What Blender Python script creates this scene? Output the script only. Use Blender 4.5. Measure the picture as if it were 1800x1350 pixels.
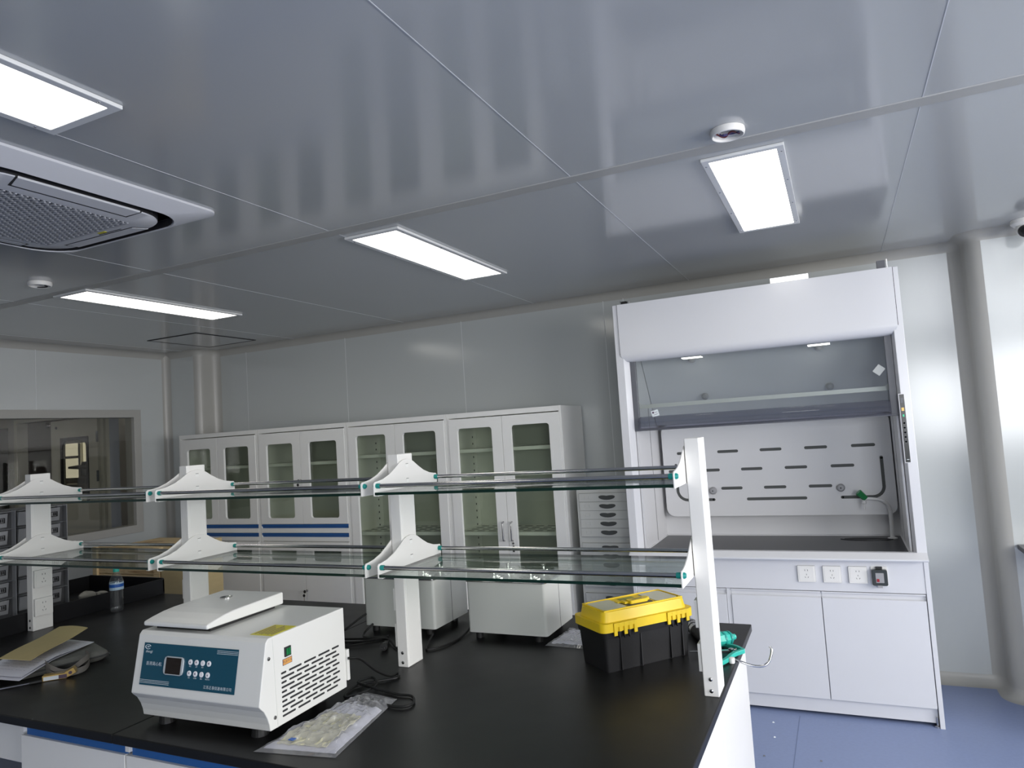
import bpy, bmesh, math, random
from mathutils import Vector, Matrix, noise
random.seed(7)
PI = math.pi
for o in list(bpy.data.objects):
    bpy.data.objects.remove(o)
S = bpy.context.scene
COL = S.collection
# ------------------------------------------------------------------ camera
YAW, PITCH, ROLL, FPX, CAMH = -0.43178589668, 0.06851031949, 0.06538810628, 1231.95, 1.62
def cam_axes():
    cy, sy = math.cos(YAW), math.sin(YAW)
    fwd = Vector((sy*math.cos(PITCH), cy*math.cos(PITCH), math.sin(PITCH)))
    rt = Vector((cy, -sy, 0)); dn = fwd.cross(rt)
    c, s = math.cos(ROLL), math.sin(ROLL)
    return c*rt + s*dn, -s*rt + c*dn, fwd
r_, d_, f_ = cam_axes()
cd = bpy.data.cameras.new('camera'); cam = bpy.data.objects.new('camera', cd); COL.objects.link(cam)
cd.sensor_fit = 'HORIZONTAL'; cd.sensor_width = 36.0; cd.lens = FPX/1800*36.0
cd.clip_start = 0.02; cd.clip_end = 100
M = Matrix.Identity(4)
for i in range(3):
    M[i][0] = r_[i]; M[i][1] = -d_[i]; M[i][2] = -f_[i]
M[2][3] = CAMH
cam.matrix_world = M
S.camera = cam
# ------------------------------------------------------------------ view, world, daylight
S.view_settings.view_transform = 'Standard'; S.view_settings.look = 'None'
S.view_settings.gamma = 1.0; S.view_settings.use_curve_mapping = False
S.view_settings.exposure = 0.1
W = bpy.data.worlds.new('world'); S.world = W; W.use_nodes = True
W.node_tree.nodes['Background'].inputs[0].default_value = (0.85, 0.92, 1.0, 1)
W.node_tree.nodes['Background'].inputs[1].default_value = 0.25
LAMP = 4.8          # emission of the ceiling panels
def area(name, loc, direc, sx, sy, power, color, spread=PI):
    l = bpy.data.lights.new(name, 'AREA'); l.shape = 'RECTANGLE'; l.size = sx; l.size_y = sy
    l.energy = power; l.color = color; l.spread = spread
    o = bpy.data.objects.new(name, l); COL.objects.link(o); o.location = loc
    o.rotation_euler = Vector(direc).to_track_quat('-Z', 'Y').to_euler()
    return o
# daylight entering through the two windows behind and to the right of the camera
area('daylight_right', (3.45, 1.35, 1.75), (-1, 0.12, -0.30), 3.4, 1.5, 145, (1.0, 0.985, 0.99), math.radians(150))
area('daylight_rear', (2.0, -3.3, 1.75), (-0.25, 1, -0.28), 2.0, 1.4, 95, (0.95, 0.97, 1.0), math.radians(150))

# ------------------------------------------------------------------ materials
MATS = {}
def mat(name, col, rough=0.5, metal=0.0, spec=0.5, var=0.03, vscale=6.0, bump=0.0, bscale=200.0, coat=0.0, emit=None, estr=0.0, stretch=None, rvar=0.0):
    if name in MATS: return MATS[name]
    m = bpy.data.materials.new(name); m.use_nodes = True; MATS[name] = m
    n = m.node_tree.nodes; l = m.node_tree.links
    b = n['Principled BSDF']
    b.inputs['Roughness'].default_value = rough; b.inputs['Metallic'].default_value = metal
    b.inputs['Specular IOR Level'].default_value = spec
    b.inputs['Coat Weight'].default_value = coat
    tc = n.new('ShaderNodeTexCoord'); mp = n.new('ShaderNodeMapping'); l.new(tc.outputs['Object'], mp.inputs[0])
    if stretch: mp.inputs['Scale'].default_value = stretch
    nz = n.new('ShaderNodeTexNoise'); nz.inputs['Scale'].default_value = vscale; nz.inputs['Detail'].default_value = 4
    l.new(mp.outputs[0], nz.inputs['Vector'])
    rp = n.new('ShaderNodeMapRange'); rp.inputs[3].default_value = 1-var; rp.inputs[4].default_value = 1+var
    l.new(nz.outputs['Fac'], rp.inputs[0])
    mx = n.new('ShaderNodeVectorMath'); mx.operation = 'SCALE'; mx.inputs[0].default_value = col
    l.new(rp.outputs[0], mx.inputs['Scale']); l.new(mx.outputs[0], b.inputs['Base Color'])
    if rvar:
        r2 = n.new('ShaderNodeMapRange'); r2.inputs[3].default_value = max(0, rough-rvar); r2.inputs[4].default_value = rough+rvar
        l.new(nz.outputs['Fac'], r2.inputs[0]); l.new(r2.outputs[0], b.inputs['Roughness'])
    if bump:
        n2 = n.new('ShaderNodeTexNoise'); n2.inputs['Scale'].default_value = bscale
        l.new(mp.outputs[0], n2.inputs['Vector'])
        bp = n.new('ShaderNodeBump'); bp.inputs['Strength'].default_value = bump; bp.inputs['Distance'].default_value = 0.002
        l.new(n2.outputs['Fac'], bp.inputs['Height']); l.new(bp.outputs[0], b.inputs['Normal'])
    if emit:
        b.inputs['Emission Color'].default_value = (*emit, 1); b.inputs['Emission Strength'].default_value = estr
    return m
def pane_mat(name, tint, gloss_rough=0.0, ior=1.45, film=0.0, filmcol=(0.5, 0.5, 0.5), boost=1.0):
    """thin clear sheet: sees through with a tint, mirrors by fresnel"""
    m = bpy.data.materials.new(name); m.use_nodes = True; MATS[name] = m
    n = m.node_tree.nodes; l = m.node_tree.links; n.remove(n['Principled BSDF'])
    out = n['Material Output']
    tr = n.new('ShaderNodeBsdfTransparent')
    nz = n.new('ShaderNodeTexNoise'); nz.inputs['Scale'].default_value = 3
    tc = n.new('ShaderNodeTexCoord'); l.new(tc.outputs['Object'], nz.inputs['Vector'])
    rp = n.new('ShaderNodeMapRange'); rp.inputs[3].default_value = 0.98; rp.inputs[4].default_value = 1.0
    l.new(nz.outputs['Fac'], rp.inputs[0])
    vm = n.new('ShaderNodeVectorMath'); vm.operation = 'SCALE'; vm.inputs[0].default_value = tint
    l.new(rp.outputs[0], vm.inputs['Scale']); l.new(vm.outputs[0], tr.inputs[0])
    gl = n.new('ShaderNodeBsdfGlossy'); gl.inputs['Roughness'].default_value = gloss_rough
    fr = n.new('ShaderNodeFresnel'); ge = n.new('ShaderNodeNewGeometry')
    ir = n.new('ShaderNodeMapRange'); ir.inputs[3].default_value = ior; ir.inputs[4].default_value = 1/ior
    l.new(ge.outputs['Backfacing'], ir.inputs[0]); l.new(ir.outputs[0], fr.inputs['IOR'])
    mu = n.new('ShaderNodeMath'); mu.operation = 'MULTIPLY'; mu.inputs[1].default_value = boost; mu.use_clamp = True
    l.new(fr.outputs[0], mu.inputs[0])
    mx = n.new('ShaderNodeMixShader'); l.new(mu.outputs[0], mx.inputs[0]); l.new(tr.outputs[0], mx.inputs[1]); l.new(gl.outputs[0], mx.inputs[2])
    last = mx
    if film:
        df = n.new('ShaderNodeBsdfDiffuse'); df.inputs[0].default_value = (*filmcol, 1)
        m2 = n.new('ShaderNodeMixShader'); m2.inputs[0].default_value = film
        l.new(mx.outputs[0], m2.inputs[1]); l.new(df.outputs[0], m2.inputs[2]); last = m2
    l.new(last.outputs[0], out.inputs[0])
    return m

m_ceil = mat('painted_ceiling_steel', (0.47, 0.485, 0.485), 0.12, spec=0.9, var=0.02, vscale=1.2, rvar=0.03)
m_wall = mat('painted_wall_steel', (0.50, 0.525, 0.52), 0.16, spec=0.7, var=0.02, vscale=1.5)
m_seam = mat('panel_seam', (0.66, 0.68, 0.68), 0.4)
m_trim = mat('aluminium_trim', (0.40, 0.395, 0.37), 0.35, spec=0.5, var=0.03)
m_floor = mat('blue_vinyl_floor', (0.24, 0.30, 0.49), 0.42, spec=0.4, var=0.07, vscale=60, bump=0.05, bscale=400)
m_white = mat('white_powder_coat', (0.80, 0.79, 0.755), 0.38, var=0.015, bump=0.04, bscale=500)
m_hood = mat('white_hood_enamel', (0.69, 0.695, 0.715), 0.20, spec=0.6, var=0.01)
m_cab = mat('light_grey_steel_cabinet', (0.84, 0.84, 0.81), 0.36, var=0.015)
m_cabin = mat('cabinet_interior_grey', (0.66, 0.67, 0.62), 0.5)
m_dcab = mat('grey_drawer_steel', (0.60, 0.61, 0.58), 0.4)
m_gap = mat('dark_gap', (0.02, 0.02, 0.022), 0.7)
m_blue = mat('blue_recessed_handle', (0.02, 0.115, 0.36), 0.4)
m_black = mat('black_epoxy_worktop', (0.008, 0.008, 0.008), 0.38, spec=0.32, var=0.25, vscale=9, bump=0.03, bscale=300, rvar=0.05)
m_hoodtop = mat('dark_grey_worktop', (0.042, 0.043, 0.047), 0.35, spec=0.5)
m_tray = mat('black_polypropylene', (0.008, 0.008, 0.009), 0.33, spec=0.35)
m_chrome = mat('stainless_steel', (0.62, 0.61, 0.60), 0.16, metal=1.0, var=0.02)
m_steelb = mat('brushed_stainless', (0.62, 0.59, 0.54), 0.30, metal=1.0, var=0.10, vscale=2, stretch=(1, 1, 8))
m_teal = mat('teal_plastic', (0.01, 0.26, 0.23), 0.35)
m_tealL = mat('bright_teal_plastic', (0.03, 0.45, 0.36), 0.35)
m_green = mat('green_valve_plastic', (0.01, 0.17, 0.05), 0.35)
m_glassedge = mat('glass_edge_green', (0.003, 0.022, 0.015), 0.1)
m_pane = pane_mat('clear_shelf_glass', (0.90, 0.95, 0.92), film=0.03, filmcol=(0.45, 0.5, 0.46))
m_cabglass = pane_mat('cabinet_glass', (0.86, 0.89, 0.84), film=0.0)
m_sash = pane_mat('sash_glass', (0.88, 0.90, 0.90), film=0.03, filmcol=(0.4, 0.42, 0.45))
m_winglass = pane_mat('window_glass', (0.90, 0.90, 0.87), boost=0.9)
m_clearp = pane_mat('smoky_clear_plastic', (0.66, 0.67, 0.72), gloss_rough=0.05, film=0.08, filmcol=(0.4, 0.4, 0.45))
m_bag = pane_mat('clear_polythene', (0.86, 0.86, 0.88), gloss_rough=0.10, ior=1.5, film=0.16, filmcol=(0.8, 0.8, 0.82), boost=1.6)
m_pet = pane_mat('clear_bottle_plastic', (0.96, 0.97, 0.98), gloss_rough=0.03, ior=1.5, film=0.02, filmcol=(0.8, 0.82, 0.85), boost=1.5)
m_lamp = mat('lit_diffuser', (0.9, 0.9, 0.9), 0.5, emit=(1.0, 0.975, 0.90), estr=LAMP, var=0.0)
m_lampf = mat('lamp_frame_grey', (0.75, 0.76, 0.75), 0.35)
m_ac = mat('white_appliance_plastic', (0.62, 0.63, 0.66), 0.4)
m_acg = mat('grille_plastic', (0.38, 0.39, 0.42), 0.5)
m_cent = mat('centrifuge_enamel', (0.70, 0.70, 0.665), 0.30, var=0.01, bump=0.08, bscale=350)
m_panel = mat('dark_teal_panel', (0.006, 0.065, 0.105), 0.35)
m_print = mat('white_print', (0.75, 0.80, 0.82), 0.5)
m_screen = mat('dark_display', (0.012, 0.007, 0.005), 0.15)
m_silver = mat('silver_bezel', (0.60, 0.64, 0.66), 0.3, metal=0.4)
m_button = mat('white_button', (0.78, 0.78, 0.80), 0.4)
m_darkprint = mat('dark_print', (0.10, 0.06, 0.10), 0.5)
m_yellow = mat('yellow_plastic', (0.80, 0.56, 0.012), 0.42, var=0.06, vscale=12, bump=0.05)
m_ylabel = mat('yellow_label', (0.62, 0.56, 0.03), 0.45)
m_orange = mat('orange_label', (0.72, 0.36, 0.09), 0.5)
m_tool = mat('black_toolbox_plastic', (0.009, 0.009, 0.010), 0.5, spec=0.35, var=0.4, vscale=14, bump=0.1, bscale=120)
m_clearlid = mat('milky_clear_lid', (0.58, 0.56, 0.42), 0.35, var=0.08, vscale=30)
m_rubber = mat('black_rubber', (0.012, 0.012, 0.012), 0.55)
m_cable = mat('black_cable', (0.006, 0.006, 0.006), 0.5, spec=0.3)
m_wbath = mat('water_bath_enamel', (0.60, 0.61, 0.575), 0.34, var=0.02)
m_ring = mat('polished_ring', (0.70, 0.70, 0.66), 0.14, metal=1.0)
m_bin = mat('grey_bin_plastic', (0.30, 0.305, 0.315), 0.45)
m_bind = mat('dark_grey_bin_plastic', (0.10, 0.102, 0.106), 0.5)
m_kraft = mat('kraft_paper', (0.52, 0.42, 0.20), 0.8, var=0.06, vscale=30)
m_paper = mat('white_paper', (0.72, 0.72, 0.78), 0.8, var=0.01)
m_ink = mat('grey_ink', (0.22, 0.22, 0.27), 0.8)
m_cloth = mat('grey_bag_fabric', (0.14, 0.14, 0.125), 0.9, var=0.15, vscale=60, bump=0.6, bscale=500)
m_clothd = mat('dark_zip_tape', (0.05, 0.05, 0.048), 0.8)
m_strap = mat('grey_webbing', (0.19, 0.175, 0.155), 0.85, var=0.1, vscale=80)
m_gold = mat('gold_card', (0.55, 0.37, 0.12), 0.32, metal=0.5)
m_rag = mat('grey_glove_fabric', (0.24, 0.23, 0.20), 0.9, var=0.15, vscale=30)
m_pine = None
m_cdoor = mat('corridor_door_enamel', (0.60, 0.58, 0.49), 0.4)
m_cwall = mat('corridor_wall_paint', (0.48, 0.46, 0.43), 0.45)
m_cblue = mat('corridor_blue_grey', (0.42, 0.45, 0.52), 0.4)
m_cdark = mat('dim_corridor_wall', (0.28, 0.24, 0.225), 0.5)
m_hwhite = mat('hood_interior_white', (0.66, 0.66, 0.67), 0.4)
m_slot = mat('slot_shadow_grey', (0.07, 0.075, 0.072), 0.6)
m_greyk = mat('grey_plastic_and_plate_shadow', (0.32, 0.32, 0.33), 0.45)
m_sashg = mat('grey_sash_rail', (0.13, 0.135, 0.15), 0.4)
m_ctrl = mat('black_control_strip', (0.01, 0.012, 0.012), 0.2)
m_led = mat('green_led', (0.0, 0.15, 0.08), 0.4, emit=(0.1, 0.9, 0.5), estr=0.6)
m_fau = mat('white_faucet_coating', (0.62, 0.62, 0.62), 0.3)
m_red = mat('red_switch', (0.3, 0.01, 0.02), 0.4)
m_bluelab = mat('blue_bottle_label', (0.01, 0.10, 0.42), 0.4)
m_pale = mat('pale_bottle_label', (0.45, 0.6, 0.72), 0.4)
m_water = pane_mat('drinking_water', (0.97, 0.98, 0.98), ior=1.33, boost=1.5)
m_cream = mat('cream_powder', (0.66, 0.63, 0.44), 0.8, var=0.12, vscale=40, bump=0.8, bscale=60)
m_handle = mat('satin_handle', (0.42, 0.42, 0.42), 0.25, metal=1.0)
m_sky = mat('bright_far_window', (0.7, 0.7, 0.6), 0.5, emit=(1.0, 0.93, 0.74), estr=0.55, var=0)
def pine():
    m = bpy.data.materials.new('pine_board'); m.use_nodes = True
    n = m.node_tree.nodes; l = m.node_tree.links; b = n['Principled BSDF']; b.inputs['Roughness'].default_value = 0.6
    tc = n.new('ShaderNodeTexCoord'); mp = n.new('ShaderNodeMapping'); mp.inputs['Scale'].default_value = (1.5, 1.5, 14)
    l.new(tc.outputs['Object'], mp.inputs[0])
    w = n.new('ShaderNodeTexNoise'); w.inputs['Scale'].default_value = 2.2; w.inputs['Detail'].default_value = 6; w.inputs['Distortion'].default_value = 1.2
    l.new(mp.outputs[0], w.inputs['Vector'])
    cr = n.new('ShaderNodeValToRGB'); cr.color_ramp.elements[0].color = (0.34, 0.19, 0.07, 1); cr.color_ramp.elements[0].position = 0.28
    cr.color_ramp.elements[1].color = (0.66, 0.50, 0.27, 1); cr.color_ramp.elements[1].position = 0.50
    l.new(w.outputs['Fac'], cr.inputs[0]); l.new(cr.outputs[0], b.inputs['Base Color'])
    return m
m_pine = pine()
m_ply = mat('plywood_board', (0.52, 0.41, 0.21), 0.6, var=0.1, vscale=3, stretch=(2, 2, 12))

# ------------------------------------------------------------------ mesh helpers
class MB:
    def __init__(s): s.bm = bmesh.new(); s.mats = []
    def mi(s, m):
        if m not in s.mats: s.mats.append(m)
        return s.mats.index(m)
    def face(s, vs, m):
        f = s.bm.faces.new(vs); f.material_index = s.mi(m); return f
    def box(s, x0, x1, y0, y1, z0, z1, m):
        v = [s.bm.verts.new((x, y, z)) for z in (z0, z1) for y in (y0, y1) for x in (x0, x1)]
        for q in ((0,2,3,1),(4,5,7,6),(0,1,5,4),(2,6,7,3),(0,4,6,2),(1,3,7,5)):
            s.face([v[i] for i in q], m)
        return s
    def hexa(s, p, m):                       # 8 points, bottom ring 0-3, top ring 4-7
        v = [s.bm.verts.new(q) for q in p]
        for q in ((3,2,1,0),(4,5,6,7),(0,1,5,4),(1,2,6,5),(2,3,7,6),(3,0,4,7)):
            s.face([v[i] for i in q], m)
        return s
    def prism(s, poly, fn, a, b, m, mcap=None):   # poly of (u,v); fn(u,v,d) -> xyz
        A = [s.bm.verts.new(fn(u, v, a)) for u, v in poly]; B = [s.bm.verts.new(fn(u, v, b)) for u, v in poly]
        n = len(poly)
        s.face(A[::-1], mcap or m); s.face(B, mcap or m)
        for i in range(n):
            j = (i+1) % n
            s.face([A[i], A[j], B[j], B[i]], m)
        return s
    def framed(s, u0, u1, v0, v1, hu0, hu1, hv0, hv1, r, fn, a, b, m, seg=5):   # plate with a rounded hole
        inner = rrect(hu0, hu1, hv0, hv1, r, seg)
        outer = [(u1, v0), (u1, v1), (u0, v1), (u0, v0)]
        k = seg+1
        for d, flip in ((a, 1), (b, 0)):
            I = [s.bm.verts.new(fn(u, v, d)) for u, v in inner]; O = [s.bm.verts.new(fn(u, v, d)) for u, v in outer]
            for c in range(4):
                for i in range(k-1):
                    f = [O[c], I[c*k+i+1], I[c*k+i]]
                    s.face(f[::-1] if flip else f, m)
                c2 = (c+1) % 4
                f = [O[c], O[c2], I[(c2*k) % (4*k)], I[c*k+k-1]]
                s.face(f[::-1] if flip else f, m)
            if d == a: IA, OA = I, O
        for L1, L2 in ((OA, O), (IA, I)):
            n = len(L1)
            for i in range(n):
                j = (i+1) % n; s.face([L1[i], L1[j], L2[j], L2[i]], m)
        return s
    def tube(s, pts, r, m, seg=10, caps=True, closed=False):
        P = [Vector(p) for p in pts]; n = len(P); rings = []
        t0 = (P[1]-P[0]).normalized(); up = Vector((0,0,1)) if abs(t0.z) < 0.9 else Vector((1,0,0))
        nrm = t0.cross(up).normalized()
        for i in range(n):
            if closed: t = (P[(i+1) % n]-P[i-1]).normalized()
            else: t = (P[min(i+1, n-1)]-P[max(i-1, 0)]).normalized()
            nrm = (nrm - t*nrm.dot(t)).normalized(); bn = t.cross(nrm)
            rr = r[i] if isinstance(r, (list, tuple)) else r
            rings.append([s.bm.verts.new(P[i]+rr*(math.cos(a)*nrm+math.sin(a)*bn)) for a in [2*PI*k/seg for k in range(seg)]])
        for i in range(n if closed else n-1):
            R1, R2 = rings[i], rings[(i+1) % n]
            for k in range(seg):
                j = (k+1) % seg; s.face([R1[k], R1[j], R2[j], R2[k]], m)
        if caps and not closed:
            s.face(rings[0][::-1], m); s.face(rings[-1], m)
        return s
    def lathe(s, prof, c, m, seg=28, axis='Z', mfn=None):
        rings = []
        for r, h in prof:
            ring = []
            for k in range(seg):
                a = 2*PI*k/seg; u, v = r*math.cos(a), r*math.sin(a)
                p = (u, v, h) if axis == 'Z' else ((h, u, v) if axis == 'X' else (u, -h, v) if axis == 'Y' else (u, v, h))
                ring.append(s.bm.verts.new(Vector(c)+Vector(p)))
            rings.append(ring)
        for i in range(len(rings)-1):
            mm = mfn(i) if mfn else m
            for k in range(seg):
                j = (k+1) % seg; s.face([rings[i][k], rings[i][j], rings[i+1][j], rings[i+1][k]], mm)
        if prof[0][0] > 1e-4: s.face(rings[0][::-1], mfn(0) if mfn else m)
        if prof[-1][0] > 1e-4: s.face(rings[-1], mfn(len(prof)-2) if mfn else m)
        return s
    def grid(s, nu, nv, fn, m, thick=0.0):
        def sheet(off):
            return [[s.bm.verts.new(Vector(fn(i/nu, j/nv))+Vector((0,0,off))) for i in range(nu+1)] for j in range(nv+1)]
        A = sheet(0)
        for j in range(nv):
            for i in range(nu): s.face([A[j][i], A[j][i+1], A[j+1][i+1], A[j+1][i]], m)
        if thick:
            B = sheet(-thick)
            for j in range(nv):
                for i in range(nu): s.face([B[j+1][i], B[j+1][i+1], B[j][i+1], B[j][i]], m)
            for i in range(nu):
                s.face([A[0][i+1], A[0][i], B[0][i], B[0][i+1]], m); s.face([A[nv][i], A[nv][i+1], B[nv][i+1], B[nv][i]], m)
            for j in range(nv):
                s.face([A[j][0], A[j+1][0], B[j+1][0], B[j][0]], m); s.face([A[j+1][nu], A[j][nu], B[j][nu], B[j+1][nu]], m)
        return s
    def build(s, name, parent=None, bev=0.0, smooth=False, seg=2, xf=None, doublesided=False):
        if not smooth or True:
            bmesh.ops.recalc_face_normals(s.bm, faces=s.bm.faces[:])
        if xf is not None: s.bm.transform(xf)
        me = bpy.data.meshes.new(name); s.bm.to_mesh(me); s.bm.free()
        for m in s.mats: me.materials.append(m)
        o = bpy.data.objects.new(name, me); COL.objects.link(o)
        if smooth:
            for p in me.polygons: p.use_smooth = True
            try: me.set_sharp_from_angle(angle=math.radians(38))
            except Exception: pass
        if bev:
            b = o.modifiers.new('bevel', 'BEVEL'); b.width = bev; b.segments = seg; b.limit_method = 'ANGLE'; b.angle_limit = math.radians(35)
            b.harden_normals = False
        if parent is not None:
            o.parent = parent; o.matrix_parent_inverse = wm(parent).inverted()
        return o
def wm(o):
    m = Matrix.LocRotScale(o.location, o.rotation_euler, o.scale)
    if o.parent: return wm(o.parent) @ o.matrix_parent_inverse @ m
    return m
def rrect(u0, u1, v0, v1, r, seg=5):        # ccw from bottom-right corner
    out = []
    for cx, cy, a0 in ((u1-r, v0+r, -PI/2), (u1-r, v1-r, 0), (u0+r, v1-r, PI/2), (u0+r, v0+r, PI)):
        for k in range(seg+1):
            a = a0+PI/2*k/seg; out.append((cx+r*math.cos(a), cy+r*math.sin(a)))
    return out
XZ = lambda u, v, d: (u, d, v)              # plate facing -y/+y
YZ = lambda u, v, d: (d, u, v)
XY = lambda u, v, d: (u, v, d)
def box(name, x0, x1, y0, y1, z0, z1, m, parent=None, bev=0.0):
    return MB().box(x0, x1, y0, y1, z0, z1, m).build(name, parent, bev)
def tag(o, label=None, cat=None, group=None, kind=None):
    if label: o['label'] = label
    if cat: o['category'] = cat
    if group: o['group'] = group
    if kind: o['kind'] = kind
    return o
def thing(name, loc, label, cat, group=None, rz=0.0, kind=None):
    o = bpy.data.objects.new(name, None); COL.objects.link(o); o.location = loc; o.rotation_euler = (0, 0, rz)
    o.empty_display_size = 0.1
    return tag(o, label, cat, group, kind)
def struct(o): o['kind'] = 'structure'; return o
def copy_tree(o, parent=None, kids=None):
    c = o.copy(); COL.objects.link(c)
    if parent is not None: c.parent = parent
    for ch in [k for k in bpy.data.objects if k.parent == o]: copy_tree(ch, c)
    return c
def catmull(pts, n=8):
    P = [Vector(p) for p in pts]; P = [2*P[0]-P[1]]+P+[2*P[-1]-P[-2]]; out = []
    for i in range(1, len(P)-2):
        for k in range(n):
            t = k/n; a, b, c, d = P[i-1], P[i], P[i+1], P[i+2]
            out.append(0.5*((2*b)+(-a+c)*t+(2*a-5*b+4*c-d)*t*t+(-a+3*b-3*c+d)*t**3))
    out.append(P[-2]); return out
def text(body, size, m, parent, mw, name='lettering', ext=0.0003, align='CENTER', sx=1.0, sp=1.0):
    """flat lettering turned to a mesh; mw places it (local x = reading direction, y = up, z = out)"""
    c = bpy.data.curves.new(name, 'FONT'); c.body = body; c.size = size; c.extrude = ext; c.align_x = align; c.align_y = 'CENTER'
    c.resolution_u = 3; c.space_character = sp; c.offset = -0.012*size
    t = bpy.data.objects.new(name, c); COL.objects.link(t)
    dg = bpy.context.evaluated_depsgraph_get(); dg.update()
    me = bpy.data.meshes.new_from_object(t.evaluated_get(dg)); me.name = name
    bpy.data.objects.remove(t); bpy.data.curves.remove(c)
    me.transform(mw @ Matrix.Diagonal((sx, 1, 1, 1))); me.materials.clear(); me.materials.append(m)
    o = bpy.data.objects.new(name, me); COL.objects.link(o)
    if parent is not None: o.parent = parent; o.matrix_parent_inverse = wm(parent).inverted()
    return o
def frame_mw(origin, xdir, ydir):
    x = Vector(xdir).normalized(); y = Vector(ydir).normalized(); z = x.cross(y)
    m = Matrix.Identity(4)
    for i in range(3): m[i][0] = x[i]; m[i][1] = y[i]; m[i][2] = z[i]; m[i][3] = origin[i]
    return m

# ================================================================== ROOM
YW, C, XL, XR, YR = 4.85, 2.57, -5.73, 3.3, -3.1
# floor with one weld seam
f = MB(); f.box(XL-0.1, XR+0.1, YR-0.1, YW+0.2, -0.06, 0, m_floor)
f.box(-0.332, -0.328, YR, 4.13, 0, 0.0006, mat('floor_weld_line', (0.14, 0.19, 0.34), 0.4))
struct(f.build('floor'))
# ceiling with light seams between the steel panels
c = MB(); c.box(XL-0.1, XR+0.1, YR-0.1, YW+0.2, C, C+0.08, m_ceil)
m_cs = mat('ceiling_seam', (0.56, 0.58, 0.60), 0.4)
for x in (-5.46, -4.30, -3.145, -1.99, -0.840, 0.322, 1.485, 2.64):
    c.box(x-0.0015, x+0.0015, YR, YW-0.05, C-0.0010, C+0.001, m_cs)
struct(c.build('ceiling'))
b = MB(); b.prism([(2.468, C), (2.470, C-0.003), (2.537, C-0.003), (2.539, C)], YZ, XL, XR, mat('ceiling_strip', (0.40, 0.40, 0.38), 0.3, spec=0.6))
struct(b.build('trim_1'))
# back wall (thick panels) and its seams
w = MB(); w.box(XL-0.1, XR+0.1, YW, YW+0.1, 0, C, m_wall)
for x in (-4.93, -3.79, -2.645, -1.47, -1.32):
    w.box(x-0.0025, x+0.0025, YW-0.0012, YW+0.001, 0.0, C-0.05, m_seam)
struct(w.build('wall_back'))
w = MB(); w.box(0.80, XR+0.1, 4.62, YW, 0, C, m_wall); struct(w.build('wall_back_right'))
w = MB(); w.box(XL-0.1, -5.38, 4.64, YW, 0, C, m_wall); struct(w.build('wall_back_left'))
def arc(cx, cy, r, a0, a1, n=8): return [(cx+r*math.cos(a0+(a1-a0)*k/n), cy+r*math.sin(a0+(a1-a0)*k/n)) for k in range(n+1)]
right_line = arc(0.665, 4.785, 0.065, PI/2, 0)+arc(0.80, 4.69, 0.07, PI, 1.5*PI)      # concave then convex
left_line = arc(-5.255, 4.785, 0.065, PI/2, PI)+arc(-5.39, 4.71, 0.07, 0, -PI/2)
p = MB(); p.prism(right_line+[(0.80, 4.86), (0.665, 4.86)], XY, 0, C, m_trim); struct(p.build('trim_2', smooth=True))
p = MB(); p.prism(left_line+[(-5.39, 4.86), (-5.255, 4.86)], XY, 0, C, m_trim); struct(p.build('trim_3', smooth=True))
p = MB(); p.prism([(XL, 4.64)]+arc(XL+0.055, 4.585, 0.055, PI, PI/2), XY, 0, C, m_trim); struct(p.build('trim_4', smooth=True))
# coves along the foot and the head of the walls
def cove(name, line, z, up, r=0.055):
    P = [Vector((a, b)) for a, b in line]; n = len(P); mb = MB(); rings = []
    prof = [(r*(1-math.cos(t)), r*(1-math.sin(t))) for t in [PI/2*k/6 for k in range(7)]]    # (away from wall, height)
    prof = [(0.0, 0.0)] + [(0.0, r)] + [(r-r*math.cos(t), r-r*math.sin(t)) for t in [PI/2*k/6 for k in range(1, 6)]] + [(r, 0.0)]
    for i in range(n):
        t1 = (P[i]-P[i-1]).normalized() if i else (P[1]-P[0]).normalized()
        t2 = (P[i+1]-P[i]).normalized() if i < n-1 else t1
        n1 = Vector((t1.y, -t1.x)); n2 = Vector((t2.y, -t2.x)); nn = (n1+n2).normalized()
        k = 1/max(0.4, nn.dot(n1))
        rings.append([mb.bm.verts.new((P[i].x+nn.x*d*k, P[i].y+nn.y*d*k, z+up*h)) for d, h in prof])
    for i in range(n-1):
        for k in range(len(prof)):
            j = (k+1) % len(prof); mb.face([rings[i][k], rings[i][j], rings[i+1][j], rings[i+1][k]], m_trim)
    mb.face(rings[0], m_trim); mb.face(rings[-1][::-1], m_trim)
    return struct(mb.build(name, smooth=True))
back_line = [(XL, 4.64), (-5.39, 4.64)] + left_line[::-1][1:] + right_line + [(XR, 4.62)]
left_path = [(XL, YR), (XL, 4.64)]
cove('trim_5', back_line, C, -1); cove('trim_6', left_path, C, -1)
cove('baseboard_back', back_line, 0, 1, 0.06); cove('baseboard_left', left_path, 0, 1, 0.06)
# left wall with the view window into the corridor
WY0, WY1, WZ0, WZ1 = 1.2, 4.29, 1.005, 1.985
w = MB(); w.box(XL-0.1, XL, YR-0.1, WY0, 0, C, m_wall); w.box(XL-0.1, XL, WY1, YW+0.1, 0, C, m_wall)
w.box(XL-0.1, XL, WY0, WY1, 0, WZ0, m_wall); w.box(XL-0.1, XL, WY0, WY1, WZ1, C, m_wall)
for y in (3.44, 2.28):
    w.box(XL-0.001, XL+0.0012, y-0.0025, y+0.0025, WZ1+0.05, C-0.05, m_seam)
struct(w.build('wall_left'))
win = struct(thing('window_1', (XL, (WY0+WY1)/2, WZ0), None, None))
MB().framed(WY0-0.055, WY1+0.055, WZ0-0.055, WZ1+0.055, WY0+0.012, WY1-0.012, WZ0+0.012, WZ1-0.012, 0.004, YZ, XL-0.11, XL+0.012, m_trim).build('window_frame', win, bev=0.002)
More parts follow.
